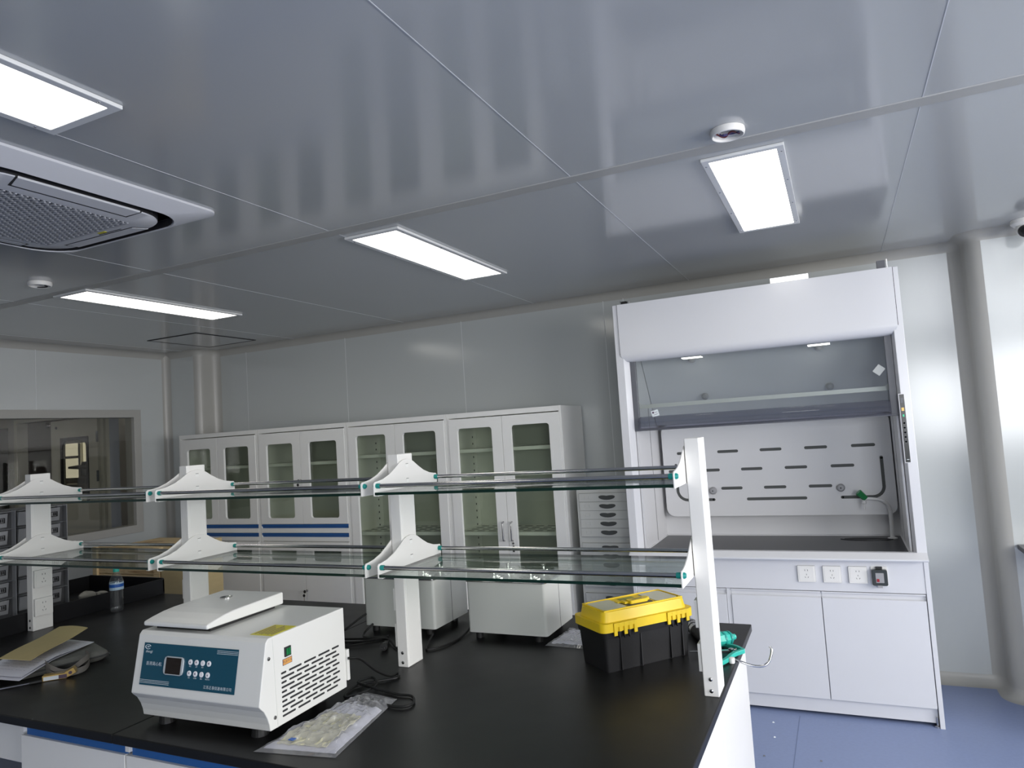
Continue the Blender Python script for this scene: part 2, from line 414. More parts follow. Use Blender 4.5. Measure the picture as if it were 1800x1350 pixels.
box('window_pane', XL-0.03, XL-0.024, WY0+0.01, WY1-0.01, WZ0+0.01, WZ1-0.01, m_winglass, win)
# corridor beyond the window
XC = -12.2
w = MB(); w.box(XC, XL-0.1, 1.0, 5.9, -0.06, 0, m_floor); struct(w.build('floor_corridor'))
w = MB(); w.box(XC, XL-0.1, 1.0, 5.9, C, C+0.08, m_cwall); struct(w.build('ceiling_corridor'))
YC = 5.6
w = MB(); w.box(XC, -9.72, YC, YC+0.1, 0, C, m_cwall); w.box(-8.03, -7.93, YC, YC+0.1, 0, C, m_cdoor); w.box(-9.72, -8.03, YC, YC+0.1, 2.15, C, m_cdoor)
w.box(-7.93, -7.70, YC, YC+0.1, 0, C, m_cblue); w.box(-7.70, XL-0.1, YC, YC+0.1, 0, C, m_cblue)
struct(w.build('wall_corridor_back'))
struct(box('trim_7', -7.74, -6.3, YC-0.012, YC, 0.3, 2.3, m_steelb))
w = MB(); w.box(XC-0.1, XC, 1.0, 5.9, 0, C, m_cwall); struct(w.build('wall_corridor_left'))
w = MB(); w.box(XC, XL-0.1, 0.9, 1.0, 0, C, m_cwall); struct(w.build('wall_corridor_front'))
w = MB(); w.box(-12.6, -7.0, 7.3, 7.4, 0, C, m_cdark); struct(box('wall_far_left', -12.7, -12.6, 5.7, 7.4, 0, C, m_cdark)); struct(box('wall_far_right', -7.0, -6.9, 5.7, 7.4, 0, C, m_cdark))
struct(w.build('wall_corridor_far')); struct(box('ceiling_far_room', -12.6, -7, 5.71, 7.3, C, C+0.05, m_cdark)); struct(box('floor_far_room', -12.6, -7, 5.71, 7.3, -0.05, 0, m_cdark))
dr = struct(thing('door_1', (-8.07, YC-0.02, 0), None, None))
MB().framed(-8.945, -8.06, 0.01, 2.125, -8.735, -8.245, 1.22, 1.89, 0.09, XZ, YC-0.06, YC-0.015, m_cdoor).build('door_leaf', dr, bev=0.002)
MB().framed(-8.755, -8.225, 1.20, 1.91, -8.715, -8.265, 1.24, 1.87, 0.085, XZ, YC-0.068, YC-0.055, m_rubber).build('door_window_gasket', dr)
box('door_window_pane', -8.74, -8.24, YC-0.04, YC-0.034, 1.21, 1.90, m_winglass, dr)
for z in (1.83, 1.36, 0.3):
    MB().lathe([(0.013, 0), (0.013, 0.13)], (-8.055, YC-0.07, z), m_sashg, 12).build('hinge', dr)
MB().lathe([(0.016, 0), (0.016, 0.012)], (-8.83, YC-0.06, 2.04), m_sashg, 16, 'Y').build('peephole', dr)
g = MB(); g.framed(-9.76, -8.0, 0.0, 2.2, -9.70, -8.06, 0.02, 2.15, 0.004, XZ, YC-0.03, YC+0.11, m_cdoor); struct(g.build('door_2', bev=0.002))
d3 = struct(MB().tube([(-8.96, YC+0.02, 2.08), (-9.14, YC+0.02, 2.09)], 0.012, m_chrome).tube([(-9.14, YC+0.02, 2.06), (-9.14, YC+0.02, 2.12)], 0.014, m_black).build('trim_8'))
cup = thing('tall_cabinet', (-10.5, 5.3, 0), 'tall pale cabinet with a dark edge seen through the left wall window', 'cabinet')
box('body', -11.3, -9.92, 5.16, 5.58, 0.02, 2.09, m_cdoor, cup, 0.004)
box('edge_strip', -9.92, -9.90, 5.155, 5.58, 0.0, 2.10, m_rubber, cup)
# bright room beyond the corridor door
fw = struct(thing('window_2', (-10.9, 7.25, 1.3), None, None))
MB().framed(-11.45, -10.35, 1.30, 1.95, -11.40, -10.40, 1.35, 1.90, 0.01, XZ, 7.22, 7.28, m_cdoor).box(-10.98, -10.93, 7.22, 7.27, 1.33, 1.92, m_cdoor).box(-11.42, -10.96, 7.235, 7.265, 1.66, 1.70, m_cdark).build('window_frame', fw)
box('window_pane', -11.42, -10.38, 7.275, 7.285, 1.33, 1.92, m_sky, fw)
mi = thing('laboratory_stand', (-10.0, 6.7, 0), 'dark round-topped stand glimpsed through the rounded window of the corridor door', 'stand')
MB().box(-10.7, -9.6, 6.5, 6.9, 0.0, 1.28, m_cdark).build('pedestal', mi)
MB().lathe([(0.11, 1.281), (0.11, 1.36), (0.07, 1.40), (0.07, 1.49), (0.22, 1.51), (0.22, 1.54), (0.06, 1.56), (0.05, 1.60)], (-10.02, 6.7, 0), m_sashg, 20).build('stand_column', mi, smooth=True)
# right wall with a daylight window (outside the picture) and rear wall behind the camera
w = MB(); w.box(XR, XR+0.1, YR-0.1, -0.45, 0, C, m_wall); w.box(XR, XR+0.1, 3.15, YW+0.1, 0, C, m_wall)
w.box(XR, XR+0.1, -0.45, 3.15, 0, 0.95, m_wall); w.box(XR, XR+0.1, -0.45, 3.15, 2.3, C, m_wall); struct(w.build('wall_right'))
wf = MB(); wf.framed(-0.5, 3.2, 0.90, 2.35, -0.42, 3.12, 0.98, 2.27, 0.004, YZ, XR-0.01, XR+0.1, m_trim)
for y in (0.75, 1.95): wf.box(XR+0.02, XR+0.07, y-0.03, y+0.03, 0.95, 2.3, m_trim)
struct(wf.build('window_3'))
w = MB(); w.box(XL-0.1, 0.95, YR-0.1, YR, 0, C, m_wall); w.box(3.05, XR+0.1, YR-0.1, YR, 0, C, m_wall)
w.box(0.95, 3.05, YR-0.1, YR, 0, 0.95, m_wall); w.box(0.95, 3.05, YR-0.1, YR, 2.3, C, m_wall); struct(w.build('wall_front'))
wf = MB(); wf.framed(0.90, 3.10, 0.90, 2.35, 0.98, 3.02, 0.98, 2.27, 0.004, XZ, YR-0.1, YR+0.01, m_trim)
wf.box(1.97, 2.03, YR-0.07, YR-0.02, 0.95, 2.3, m_trim)
struct(wf.build('window_4'))
# ceiling access hatch
hb = MB(); hb.framed(-5.115, -4.555, 3.965, 4.60, -5.10, -4.57, 3.98, 4.585, 0.003, XY, C-0.004, C-0.0005, m_gap)
hb.box(-5.10, -4.57, 3.98, 4.585, C-0.003, C-0.0005, m_ceil)
tag(hb.build('access_hatch'), 'square ceiling access hatch with dark outline in the far left ceiling corner', 'hatch')

# ================================================================== CEILING FIXTURES
def ceiling_lamp(x0, x1, y0, y1, label):
    t = thing('ceiling_light', ((x0+x1)/2, (y0+y1)/2, C), label, 'ceiling light', 'flat panel lights in the ceiling')
    MB().framed(x0, x1, y0, y1, x0+0.026, x1-0.026, y0+0.026, y1-0.026, 0.004, XY, C-0.012, C-0.0005, m_lampf).build('frame', t, bev=0.002)
    box('diffuser', x0+0.026, x1-0.026, y0+0.026, y1-0.026, C-0.009, C-0.001, m_lamp, t)
    for i in range(4):
        for x in (x0+0.012, x1-0.012):
            MB().lathe([(0.0, -0.003), (0.003, -0.002), (0.004, 0)], (x, y0+0.06+(y1-y0-0.12)*i/3, C-0.012), m_chrome, 8).build('screw', t)
ceiling_lamp(-2.00, -1.705, 2.592, 3.735, 'lit rectangular ceiling light above the glass-door cabinets, middle of the far row')
ceiling_lamp(-0.377, -0.090, 2.589, 3.722, 'lit rectangular ceiling light nearest the fume hood, beside the detector base')
ceiling_lamp(-4.01, -3.72, 2.510, 3.640, 'lit rectangular ceiling light furthest left, above the corridor window side')
ceiling_lamp(-1.975, -1.680, 0.11, 1.250, 'large lit ceiling light cut by the left edge beside the air conditioner')
ceiling_lamp(1.25, 1.54, 2.59, 3.72, 'lit rectangular ceiling light outside the picture to the right, near the right wall')
for x in (-7.4, -9.0, -10.6): ceiling_lamp(x, x+0.29, 3.2, 4.3, 'added unseen ceiling light brightening the corridor beyond the left window')  # unseen panels added to brighten the corridor
ceiling_lamp(-0.38, -0.09, -1.9, -0.76, 'lit rectangular ceiling light behind the viewer near the rear window')

def detector(x, y, label, wires):
    t = thing('detector_base', (x, y, C), label, 'detector base', 'round detector bases on the ceiling')
    MB().lathe([(0.055, 0), (0.056, -0.010), (0.053, -0.020), (0.050, -0.022), (0.047, -0.020), (0.045, -0.006), (0.0, -0.004)], (x, y, C-0.0005), m_white, 36).build('housing', t, smooth=True)
    if wires:
        for k, col in enumerate(((0.15, 0.02, 0.02), (0.05, 0.04, 0.16), (0.06, 0.05, 0.12))):
            mm = mat('wire_%s' % ('red', 'violet', 'blue')[k], col, 0.5)
            a = [(x-0.036+0.010*k, y-0.008+0.01*k, C-0.010), (x-0.012, y+0.014-0.012*k, C-0.018), (x+0.012, y-0.004+0.01*k, C-0.011), (x+0.036, y+0.012-0.008*k, C-0.017)]
            MB().tube(catmull(a, 6), 0.0028, mm, 6).build('wire', t, smooth=True)
    else:
        MB().prism(arc(x, y, 0.035, 0.2, PI-0.2, 8)+arc(x, y, 0.028, PI-0.2, 0.2, 8), XY, C-0.023, C-0.018, m_gap).build('slot', t)
detector(-0.250, 2.372, 'open white round detector base with loose wires beside the right ceiling light', True)
detector(-3.750, 2.282, 'small white round detector base with a dark slot, below the air conditioner', False)

t = thing('security_camera', (0.985, 4.50, C), 'white dome security camera with dark lens on the ceiling at the right edge', 'security camera')
MB().lathe([(0.062, 0), (0.064, -0.02), (0.05, -0.034), (0.0, -0.036)], (0.985, 4.50, C-0.0005), m_white, 30).build('mount', t, smooth=True)
ball = MB(); ball.lathe([(0.0, -0.045)]+[(0.045*math.sin(a), -0.045*math.cos(a)) for a in [PI*k/12 for k in range(1, 12)]]+[(0.0, 0.045)], (0.985, 4.49, C-0.055), m_white, 26)
ball.build('ball', t, smooth=True)
q = Vector((-0.25, -0.85, -0.45)).to_track_quat('Z', 'Y').to_matrix().to_4x4()
MB().lathe([(0.0, 0.050), (0.016, 0.049), (0.030, 0.041), (0.034, 0.030)], (0, 0, 0), m_ctrl, 22).build('lens', t, smooth=True, xf=Matrix.Translation((0.985, 4.49, C-0.055)) @ q)

# air conditioner cassette
AX, AY, AH = -2.642, 1.540, 0.480
t = thing('ceiling_air_conditioner', (AX, AY, C), 'square white ceiling air conditioner cassette with honeycomb grille at the left edge', 'air conditioner')
zb = C-0.044
def loft(mb, loops, m, cap0=False, cap1=False):
    R_ = [[mb.bm.verts.new((p[0], p[1], z)) for p in rrect(AX-h, AX+h, AY-h, AY+h, r, 8)] for h, r, z in loops]
    for a, b2 in zip(R_, R_[1:]):
        for k in range(len(a)): j = (k+1) % len(a); mb.face([a[k], a[j], b2[j], b2[k]], m)
    if cap0: mb.face(R_[0], m)
    if cap1: mb.face(R_[-1], m)
    return mb
loft(MB(), [(0.480, 0.05, C-0.0005), (0.480, 0.05, C-0.009), (0.473, 0.05, C-0.013), (0.405, 0.15, zb), (0.402, 0.15, zb+0.012), (0.402, 0.15, C-0.0005)], m_ac).build('panel_frame', t, smooth=True)
loft(MB(), [(0.402, 0.15, C-0.008), (0.37, 0.14, C-0.008)], m_gap, True, True).build('air_channel', t)
loft(MB(), [(0.4015, 0.15, zb+0.004), (0.4015, 0.15, zb+0.034), (0.4000, 0.15, zb+0.034), (0.4000, 0.15, zb+0.004), (0.4015, 0.15, zb+0.004)], m_gap).build('dark_slot_ring', t)  # dark ring lining the outer wall of the air slot
loft(MB(), [(0.3625, 0.14, C-0.009), (0.3625, 0.14, zb+0.001)], m_gap).build('inner_edge', t)
loft(MB(), [(0.361, 0.14, C-0.008), (0.361, 0.14, zb+0.002), (0.358, 0.14, zb-0.002), (0.275, 0.05, zb-0.013), (0.251, 0.02, zb-0.014), (0.249, 0.02, zb-0.008)], m_ac, True, True).build('centre_panel', t, smooth=True)
for k in range(4):
    R = Matrix.Translation((AX, AY, 0)) @ Matrix.Rotation(k*PI/2, 4, 'Z')
    fl = MB(); fl.hexa([(0.302, -0.200, zb-0.0115), (0.363, -0.215, zb-0.0040), (0.363, 0.215, zb-0.0040), (0.302, 0.200, zb-0.0115), (0.302, -0.200, zb-0.004), (0.363, -0.215, zb+0.004), (0.363, 0.215, zb+0.004), (0.302, 0.200, zb-0.004)], m_ac); fl.build('air_flap', t, bev=0.002, xf=R)
    fl = MB(); fl.hexa([(0.295, -0.207, zb-0.0112), (0.3615, -0.221, zb-0.0020), (0.3615, 0.221, zb-0.0020), (0.295, 0.207, zb-0.0112), (0.297, -0.205, zb-0.006), (0.3615, -0.221, zb+0.004), (0.3615, 0.221, zb+0.004), (0.297, 0.205, zb-0.006)], m_gap); fl.build('flap_gap', t, xf=R)
gr = MB(); gr.box(AX-0.250, AX+0.250, AY-0.250, AY+0.250, zb-0.0105, zb-0.0075, m_gap)
n_ = 27; st_ = 0.492/n_
for i in range(n_+1):
    yy = AY-0.246+st_*i
    gr.box(AX-0.2495, AX+0.2495, yy-0.0034, yy+0.0034, zb-0.0165, zb-0.0105, m_acg)
for i in range(n_):
    yy = AY-0.246+st_*i
    for j in range(17):
        xx = AX-0.240+0.0295*j+(0.0148 if i % 2 else 0)
        if xx < AX+0.244: gr.box(xx-0.0040, xx+0.0040, yy, yy+st_, zb-0.0160, zb-0.0105, m_acg)
gr.build('grille', t)
MB().box(AX+0.05, AX+0.09, AY+0.262, AY+0.274, zb-0.0152, zb-0.0125, m_ylabel).build('energy_sticker', t)
MB().box(AX+0.03, AX+0.16, AY+0.281, AY+0.285, zb-0.0130, zb-0.0105, m_gap).build('display_window', t)

# ================================================================== TALL CABINETS
CX = [-5.325, -4.408, -3.484, -2.582, -1.686]
CYF, CYB, CZ = 4.416, 4.835, 1.780
def lock(x, z, parent, keys=True):
    l = MB().lathe([(0.009, 0), (0.009, 0.008), (0.006, 0.010), (0, 0.010)], (x, CYF-0.004, z), m_chrome, 16, 'Y').build('lock', parent)
    if keys:
        MB().box(x-0.002, x+0.002, CYF-0.045, CYF-0.012, z-0.004, z+0.004, m_chrome).lathe([(0.012, 0), (0.012, 0.004)], (x, CYF-0.034, z-0.002), m_rubber, 14, 'Y').lathe([(0.011, 0), (0.011, 0.004)], (x-0.012, CYF-0.030, z-0.034), m_rubber, 14, 'Y').box(x-0.012, x-0.008, CYF-0.034, CYF-0.030, z-0.075, z-0.04, m_chrome).tube([(x-0.004, CYF-0.032, z-0.006), (x-0.010, CYF-0.032, z-0.022)], 0.0012, m_chrome, 6).build('key', l)
    return l
def glass_door(x0, x1, z0, z1, hx0, hx1, hz0, hz1, parent):
    d = MB().framed(x0, x1, z0, z1, hx0, hx1, hz0, hz1, 0.022, XZ, CYF-0.004, CYF+0.016, m_cab).build('door', parent, bev=0.0012)
    box('glass_pane', hx0-0.01, hx1+0.01, CYF+0.0165, CYF+0.0205, hz0-0.01, hz1+0.01, m_cabglass, d)
    return d
def cab(i, label, kind):
    x0, x1 = CX[i]+0.001, CX[i+1]-0.001; xm = (x0+x1)/2
    t = thing('filing_cabinet' if kind == 'drawer' else 'glass_door_cabinet', (xm, (CYF+CYB)/2, 0), label, 'cabinet', 'tall steel cabinets along the back wall')
    b = MB(); th = 0.018
    b.box(x0, x0+th, CYF, CYB, 0, CZ, m_cab); b.box(x1-th, x1, CYF, CYB, 0, CZ, m_cab)
    b.box(x0+th, x1-th, CYF, CYB, CZ-0.035, CZ, m_cab); b.box(x0+th, x1-th, CYB-0.01, CYB, 0.0, CZ-0.035, m_cabin)
    b.box(x0+th, x1-th, CYF+0.005, CYB-0.01, 0.0, 0.07, m_cab)
    if kind == 'drawer': b.box(x0+th, x1-th, CYF+0.018, CYB-0.01, 0.845, 1.0, m_cab); b.box(x0+th, x1-th, CYF+0.0185, CYF+0.03, 0.07, 0.845, m_cab)
    b.build('body', t, bev=0.0015)
    gp = 0.0016
    if kind == 'drawer':
        glass_door(x0+th, xm-gp, 0.998, CZ-0.042, x0+0.10, x0+0.378, 1.045, 1.648, t)
        glass_door(xm+gp, x1-th, 0.998, CZ-0.042, x1-0.378, x1-0.098, 1.045, 1.648, t)
        for z0, z1 in ((0.928, 0.994), (0.862, 0.924)):
            d = MB(); d.box(x0+th, x1-th, CYF-0.002, CYF+0.016, z0, z1-0.030, m_cab)
            d.prism([(CYF+0.012, z1-0.030), (CYF+0.004, z1-0.018), (CYF-0.002, z1-0.008), (CYF-0.002, z1), (CYF+0.014, z1)], YZ, x0+th, x1-th, m_blue)
            d = d.build('drawer', t)
        for a, b2 in ((x0+th, xm-gp), (xm+gp, x1-th)): box('door', a, b2, CYF-0.004, CYF+0.016, 0.072, 0.855, m_cab, t, 0.0012)
        lock(xm+0.012, 0.475, t); lock(xm-0.002, 1.345, t, i == 1)
        sh = (1.475,)
    else:
        glass_door(x0+th, xm-gp, 0.072, CZ-0.042, x0+0.090, x0+0.365, 0.30, 1.668, t)
        glass_door(xm+gp, x1-th, 0.072, CZ-0.042, x1-0.378, x1-0.093, 0.30, 1.668, t)
        for s in (-1, 1):
            hx = xm+s*0.032
            MB().tube([(hx, CYF-0.004, 1.005), (hx, CYF-0.026, 1.0), (hx, CYF-0.028, 0.985), (hx, CYF-0.028, 0.895), (hx, CYF-0.026, 0.88), (hx, CYF-0.004, 0.875)], 0.005, m_handle, 10).build('handle', t, smooth=True)
        MB().lathe([(0.007, 0), (0.007, 0.006)], (xm+0.034, CYF-0.004, 0.858), m_handle, 16, 'Y').box(xm+0.030, xm+0.040, CYF-0.012, CYF-0.004, 0.80, 0.842, m_rubber).build('lock', t)
        sh = (1.505, 0.915, 0.50)
    for z in sh:
        s = MB(); s.box(x0+th, x1-th, CYF+0.05, CYB-0.012, z-0.012, z+0.012, m_cab)
        if z == 0.915:
            for a in range(9):
                for c2 in range(4): s.box(x0+0.06+a*0.09, x0+0.12+a*0.09, CYF+0.09+c2*0.08, CYF+0.115+c2*0.08, z+0.0121, z+0.0126, m_slot)
        s.build('shelf', t)
    pr = MB()
    for k in range(26 if kind != 'drawer' else 12):
        z = (0.32 if kind != 'drawer' else 1.08)+k*0.051
        pr.box(x0+th, x0+th+0.0006, CYB-0.07, CYB-0.058, z, z+0.014, m_gap)
    if kind != 'drawer': pr.build('shelf_slot_strip', t)
    else: pr.bm.free()
    return t
cab(0, 'grey steel cabinet with two blue drawer bands, leftmost of the back wall row', 'drawer')
cab(1, 'grey steel cabinet with two blue drawer bands, second from the left of the row', 'drawer')
cab(2, 'grey steel cabinet with tall glass doors between the blue-banded cabinets and the end one', 'glass')
cab(3, 'grey steel cabinet with tall glass doors at the right end, paired bar handles', 'glass')

# flat-drawer cabinet half hidden by the fume hood
t = thing('flat_drawer_cabinet', (-1.40, 4.62, 0), 'grey steel cabinet of many shallow drawers standing left of the fume hood', 'drawer cabinet')
MB().box(-1.614, -1.215, 4.405, 4.83, 0.0, 1.212, m_dcab).build('body', t, bev=0.002)
for zt in (1.188, 0.866, 0.544): MB().box(-1.596, -1.233, 4.4040, 4.4050, zt-0.283, zt+0.0015, m_gap).build('drawer_gap', t)
for zt in (1.188, 0.866, 0.544, 0.222):
    for k in range(5):
        z1 = zt-k*0.0565; z0 = z1-0.0550
        if z0 < 0: continue
        d = MB(); d.box(-1.594, -1.235, 4.396, 4.4045, z0, z1, m_dcab)
        d = d.build('drawer', t, bev=0.001)
        cz = (z0+z1)/2
        MB().prism([(-1.405+0.055*math.cos(a)*1.0, cz+0.004+(0.016 if math.sin(a) > 0 else 0.020)*math.sin(a)-0.010*(1-abs(math.cos(a)))*(1 if math.sin(a) > 0 else 0)) for a in [2*PI*q/20 for q in range(20)]], XZ, 4.3925, 4.3965, m_slot, m_slot).build('pull', d)
        MB().framed(-1.560, -1.527, cz-0.010, cz+0.010, -1.557, -1.530, cz-0.007, cz+0.007, 0.001, XZ, 4.394, 4.3965, m_dcab, 2).build('label_holder', d)

# ================================================================== FUME HOOD
HX0, HX1, HF, HB = -1.200, 0.346, 4.143, 4.832
H = thing('fume_hood', ((HX0+HX1)/2, (HF+HB)/2, 0), 'white floor-standing laboratory fume hood with glass sash and dark worktop', 'fume hood')
# shell: sides, back, black sheet painting in the dark of the open top
b = MB()
for a, c2 in ((HX0, HX0+0.022), (HX1-0.022, HX1)): b.box(a, c2, HF+0.02, HB, 0.835, 2.352, m_hood)
b.box(HX0+0.022, HX1-0.022, HB-0.02, HB, 0.835, 2.352, m_hood); b.box(HX0+0.022, HX1-0.022, HF+0.06, HB-0.02, 2.125, 2.130, m_gap)
b.build('shell', H, bev=0.002)
# interior liner
b = MB()
b.box(-1.125, -1.115, HF+0.06, 4.78, 0.86, 2.10, m_hwhite); b.box(0.275, 0.285, HF+0.06, 4.78, 0.86, 2.10, m_hwhite)
b.box(-1.115, 0.275, 4.775, 4.79, 0.86, 2.10, m_hwhite); b.box(-1.125, 0.285, HF+0.06, 4.78, 2.10, 2.115, m_hwhite)
for x in (-1.1146, 0.2740): b.box(x, x+0.0008, 4.50, 4.504, 0.87, 1.72, m_gap)
b.build('interior_liner', H)
# stiles
for a, c2, ib in ((HX0, -1.128, 1), (0.288, HX1, 0)):
    b = MB()
    if ib: pl = [(a, HF), (c2-0.024, HF), (c2, HF+0.045), (c2, HF+0.08), (a, HF+0.08)]
    else: pl = [(a+0.012, HF), (c2, HF), (c2, HF+0.08), (a, HF+0.08), (a, HF+0.045)]
    b.prism(pl, XY, 0.835, 2.352, m_hood); b.build('front_stile', H, bev=0.002)
# upper front panel with rolled lower edge and rounded corners
def front_panel():
    mb = MB(); x0, x1, zt, zb2, R = -1.168, 0.320, 2.352, 1.998, 0.055
    nu, nv = 40, 26
    def fn(u, v):
        x = x0+(x1-x0)*u; z = zb2+(zt-zb2)*v
        y = HF-0.008
        hgt = z-zb2
        if hgt < 0.05: y += 0.05*(1-math.sqrt(max(0, 1-((0.05-hgt)/0.05)**2)))
        return x, y, z
    # columns follow the rounded corners
    vs = []
    for j in range(nv+1):
        v = (j/nv)**1.6; z = zb2+(zt-zb2)*v; row = []
        cut = 0.0
        if z-zb2 < R: cut = R-math.sqrt(max(0, R*R-(R-(z-zb2))**2))
        for i in range(nu+1):
            x = x0+cut+(x1-x0-2*cut)*i/nu
            _, y, _ = fn(0, v); row.append(mb.bm.verts.new((x, y, z)))
        vs.append(row)
    for j in range(nv):
        for i in range(nu): mb.face([vs[j][i], vs[j][i+1], vs[j+1][i+1], vs[j+1][i]], m_hood)
    # return edges going back
    for seq in ([vs[j][0] for j in range(nv+1)], [vs[j][nu] for j in range(nv+1)], vs[0], vs[nv]):
        bk = [mb.bm.verts.new((q.co.x, HF+0.05, q.co.z)) for q in seq]
        for i in range(len(seq)-1): mb.face([seq[i], seq[i+1], bk[i+1], bk[i]], m_hood)
    return mb.build('front_panel', H, smooth=True)
front_panel()
for a in (-1.1712, 0.3206): MB().box(a, a+0.0026, HF-0.0006, HF+0.001, 2.045, 2.352, m_gap).build('panel_gap', H)
# sash
sash = MB(); sash.box(-1.10, 0.255, 4.195, 4.200, 1.60, 2.06, m_sash); sash = sash.build('sash', H)
MB().box(-1.127, -1.095, 4.185, 4.21, 1.585, 2.06, m_sashg).build('sash_rail', sash, bev=0.002)
MB().box(0.252, 0.287, 4.185, 4.21, 1.585, 2.06, m_sashg).build('sash_rail', sash, bev=0.002)
hd = MB(); hd.prism([(4.196, 1.585), (4.196, 1.660), (4.180, 1.656), (4.160, 1.645), (4.152, 1.630), (4.158, 1.622), (4.150, 1.612), (4.152, 1.598), (4.165, 1.586), (4.185, 1.580)], YZ, -1.094, 0.252, m_clearp)
hd.build('sash_handle', sash, smooth=True)
MB().box(-1.127, 0.287, 4.186, 4.209, 1.575, 1.590, m_sashg).build('sash_foot', sash, bev=0.002)
for x, z, s, rot, mm in ((-0.998, 1.677, 0.022, 0.25, m_print), (0.215, 1.822, 0.024, 0.85, mat('grey_sticker', (0.45, 0.47, 0.46), 0.6))):
    k = MB(); k.prism(rrect(-s, s, -s*0.85, s*0.85, 0.001, 1), XZ, 0, 0.0006, mm)
    if mm is m_print:
        k.box(-0.016, -0.005, -0.0004, 0, 0.002, 0.013, m_darkprint); k.box(-0.001, 0.016, -0.0004, 0, 0.004, 0.006, m_darkprint); k.box(-0.010, 0.015, -0.0004, 0, -0.008, -0.006, m_darkprint)
    k.build('sticker', sash, xf=Matrix.Translation((x, 4.1935, z)) @ Matrix.Rotation(-rot, 4, 'Y'))
CLIPS = ((-0.756, 4.562, 1.766), (-0.031, 4.562, 1.766), (-0.792, 4.400, 1.996), (-0.066, 4.400, 1.996))
# inner frame bar and slanted upper baffle
ib = MB(); ib.prism([(-1.114, 1.712), (0.274, 1.712), (0.274, 1.79), (0.262, 1.755), (0.24, 1.735), (-1.08, 1.735), (-1.102, 1.745), (-1.114, 1.77)], XZ, 4.24, 4.262, m_cent); ib.build('inner_frame_bar', H)
b = MB(); b.hexa([(-1.112, 4.69, 1.60), (0.272, 4.69, 1.60), (0.272, 4.699, 1.60), (-1.112, 4.699, 1.60), (-1.112, 4.36, 2.09), (0.272, 4.36, 2.09), (0.272, 4.37, 2.09), (-1.112, 4.37, 2.09)], m_hwhite)
b.build('upper_baffle', H)
for x, y, z in CLIPS:
    MB().lathe([(0.022, 0), (0.022, 0.010), (0.010, 0.016), (0.0, 0.016)], (x, y, z), m_greyk, 20, 'Y').build('baffle_clip', H)
for x0 in (-0.83, -0.124):
    MB().box(x0, x0+0.115, 4.27, 4.335, 1.996, 2.000, m_lamp).box(x0, x0+0.115, 4.27, 4.335, 2.0005, 2.10, m_hwhite).build('interior_lamp', H)
# lower baffle with slots
BY = 4.70; BK = BY/4.62
BS = lambda z: 1.62+(z-1.62)*BK
bf = MB(); bf.prism(rrect(-1.090, 0.268, BS(1.003), BS(1.60), 0.055, 6), XZ, BY, BY+0.01, m_hwhite); bf = bf.build('slotted_baffle', H, bev=0.0015)
def slot(x0, x1, z, h=0.0092):
    q = MB(); q.prism(rrect(x0*BK, x1*BK, BS(z)-h, BS(z)+h, h*0.98, 4), XZ, BY-0.0008, BY+0.0005, m_slot); q.build('slot', bf)
for k in range(5): slot(-0.978+0.257*k-(0.0 if k else 0), -0.850+0.257*k+(0.0), 1.410)
for k in range(5): slot(-1.10+0.2575*k+0.0 if k else -1.04, -0.972+0.2575*k if k else -0.965, 1.295)
for k in range(3): slot(-0.715+0.257*k, -0.585+0.257*k, 1.178)
slot(-0.565, -0.215, 1.108)
def hook(sgn, xc):
    sl = MB()
    pts = [(xc, 1.335), (xc, 1.165)]+[(xc-sgn*0.062+sgn*0.062*math.cos(a), 1.170-0.062*math.sin(a)) for a in [PI/2*k/6 for k in range(1, 7)]]+[(xc-sgn*0.225, 1.108)]
    pts = [(a*BK, BS(c2)) for a, c2 in pts]; wd = 0.0090; L, Rr = [], []
    for i, (x, z) in enumerate(pts):
        a = pts[max(i-1, 0)]; c2 = pts[min(i+1, len(pts)-1)]
        dx, dz = c2[0]-a[0], c2[1]-a[1]; n = math.hypot(dx, dz); L.append((x-dz/n*wd, z+dx/n*wd)); Rr.append((x+dz/n*wd, z-dx/n*wd))
    for i in range(len(pts)-1): sl.prism([L[i], L[i+1], Rr[i+1], Rr[i]], XZ, BY-0.0008, BY+0.0005, m_slot)
    for x, z in (pts[0], pts[-1]): sl.prism([(x+wd*math.cos(a), z+wd*math.sin(a)) for a in [2*PI*k/12 for k in range(12)]], XZ, BY-0.0008, BY+0.0005, m_slot)
    sl.build('bent_slot', bf)
hook(1, 0.203); hook(-1, -0.990)
for x in (-0.765, -0.026):
    MB().lathe([(0.024, 0), (0.023, 0.018), (0.016, 0.026), (0.004, 0.027)], (x*BK, BY, BS(1.165)), m_greyk, 26, 'Y').lathe([(0.004, 0), (0.004, 0.001)], (x*BK, BY-0.0275, BS(1.165)), m_gap, 12, 'Y').build('baffle_knob', bf, smooth=True)
# worktop, lip, cup sink
MB().box(-1.115, 0.275, 4.17, 4.76, 0.84, 0.860, m_hoodtop).build('worktop', H, bev=0.002)
MB().framed(-1.118, 0.278, 4.15, 4.77, -1.108, 0.268, 4.165, 4.755, 0.002, XY, 0.858, 0.866, m_hwhite).build('worktop_rim', H)
lip = MB(); lip.prism([(4.098, 0.833), (4.094, 0.838), (4.094, 0.845), (4.140, 0.872), (4.175, 0.872), (4.175, 0.833)], YZ, HX0, HX1, m_hood); lip.build('front_lip', H, bev=0.002)
sk = MB(); sk.prism([(0.085+0.140*math.cos(a), 4.632+0.045*math.sin(a)) for a in [2*PI*k/32 for k in range(32)]], XY, 0.8602, 0.8635, m_tray)
sk.prism([(0.080+0.115*math.cos(a), 4.632+0.034*math.sin(a)) for a in [2*PI*k/32 for k in range(32)]], XY, 0.8636, 0.8640, m_gap); sk.build('cup_sink', H)
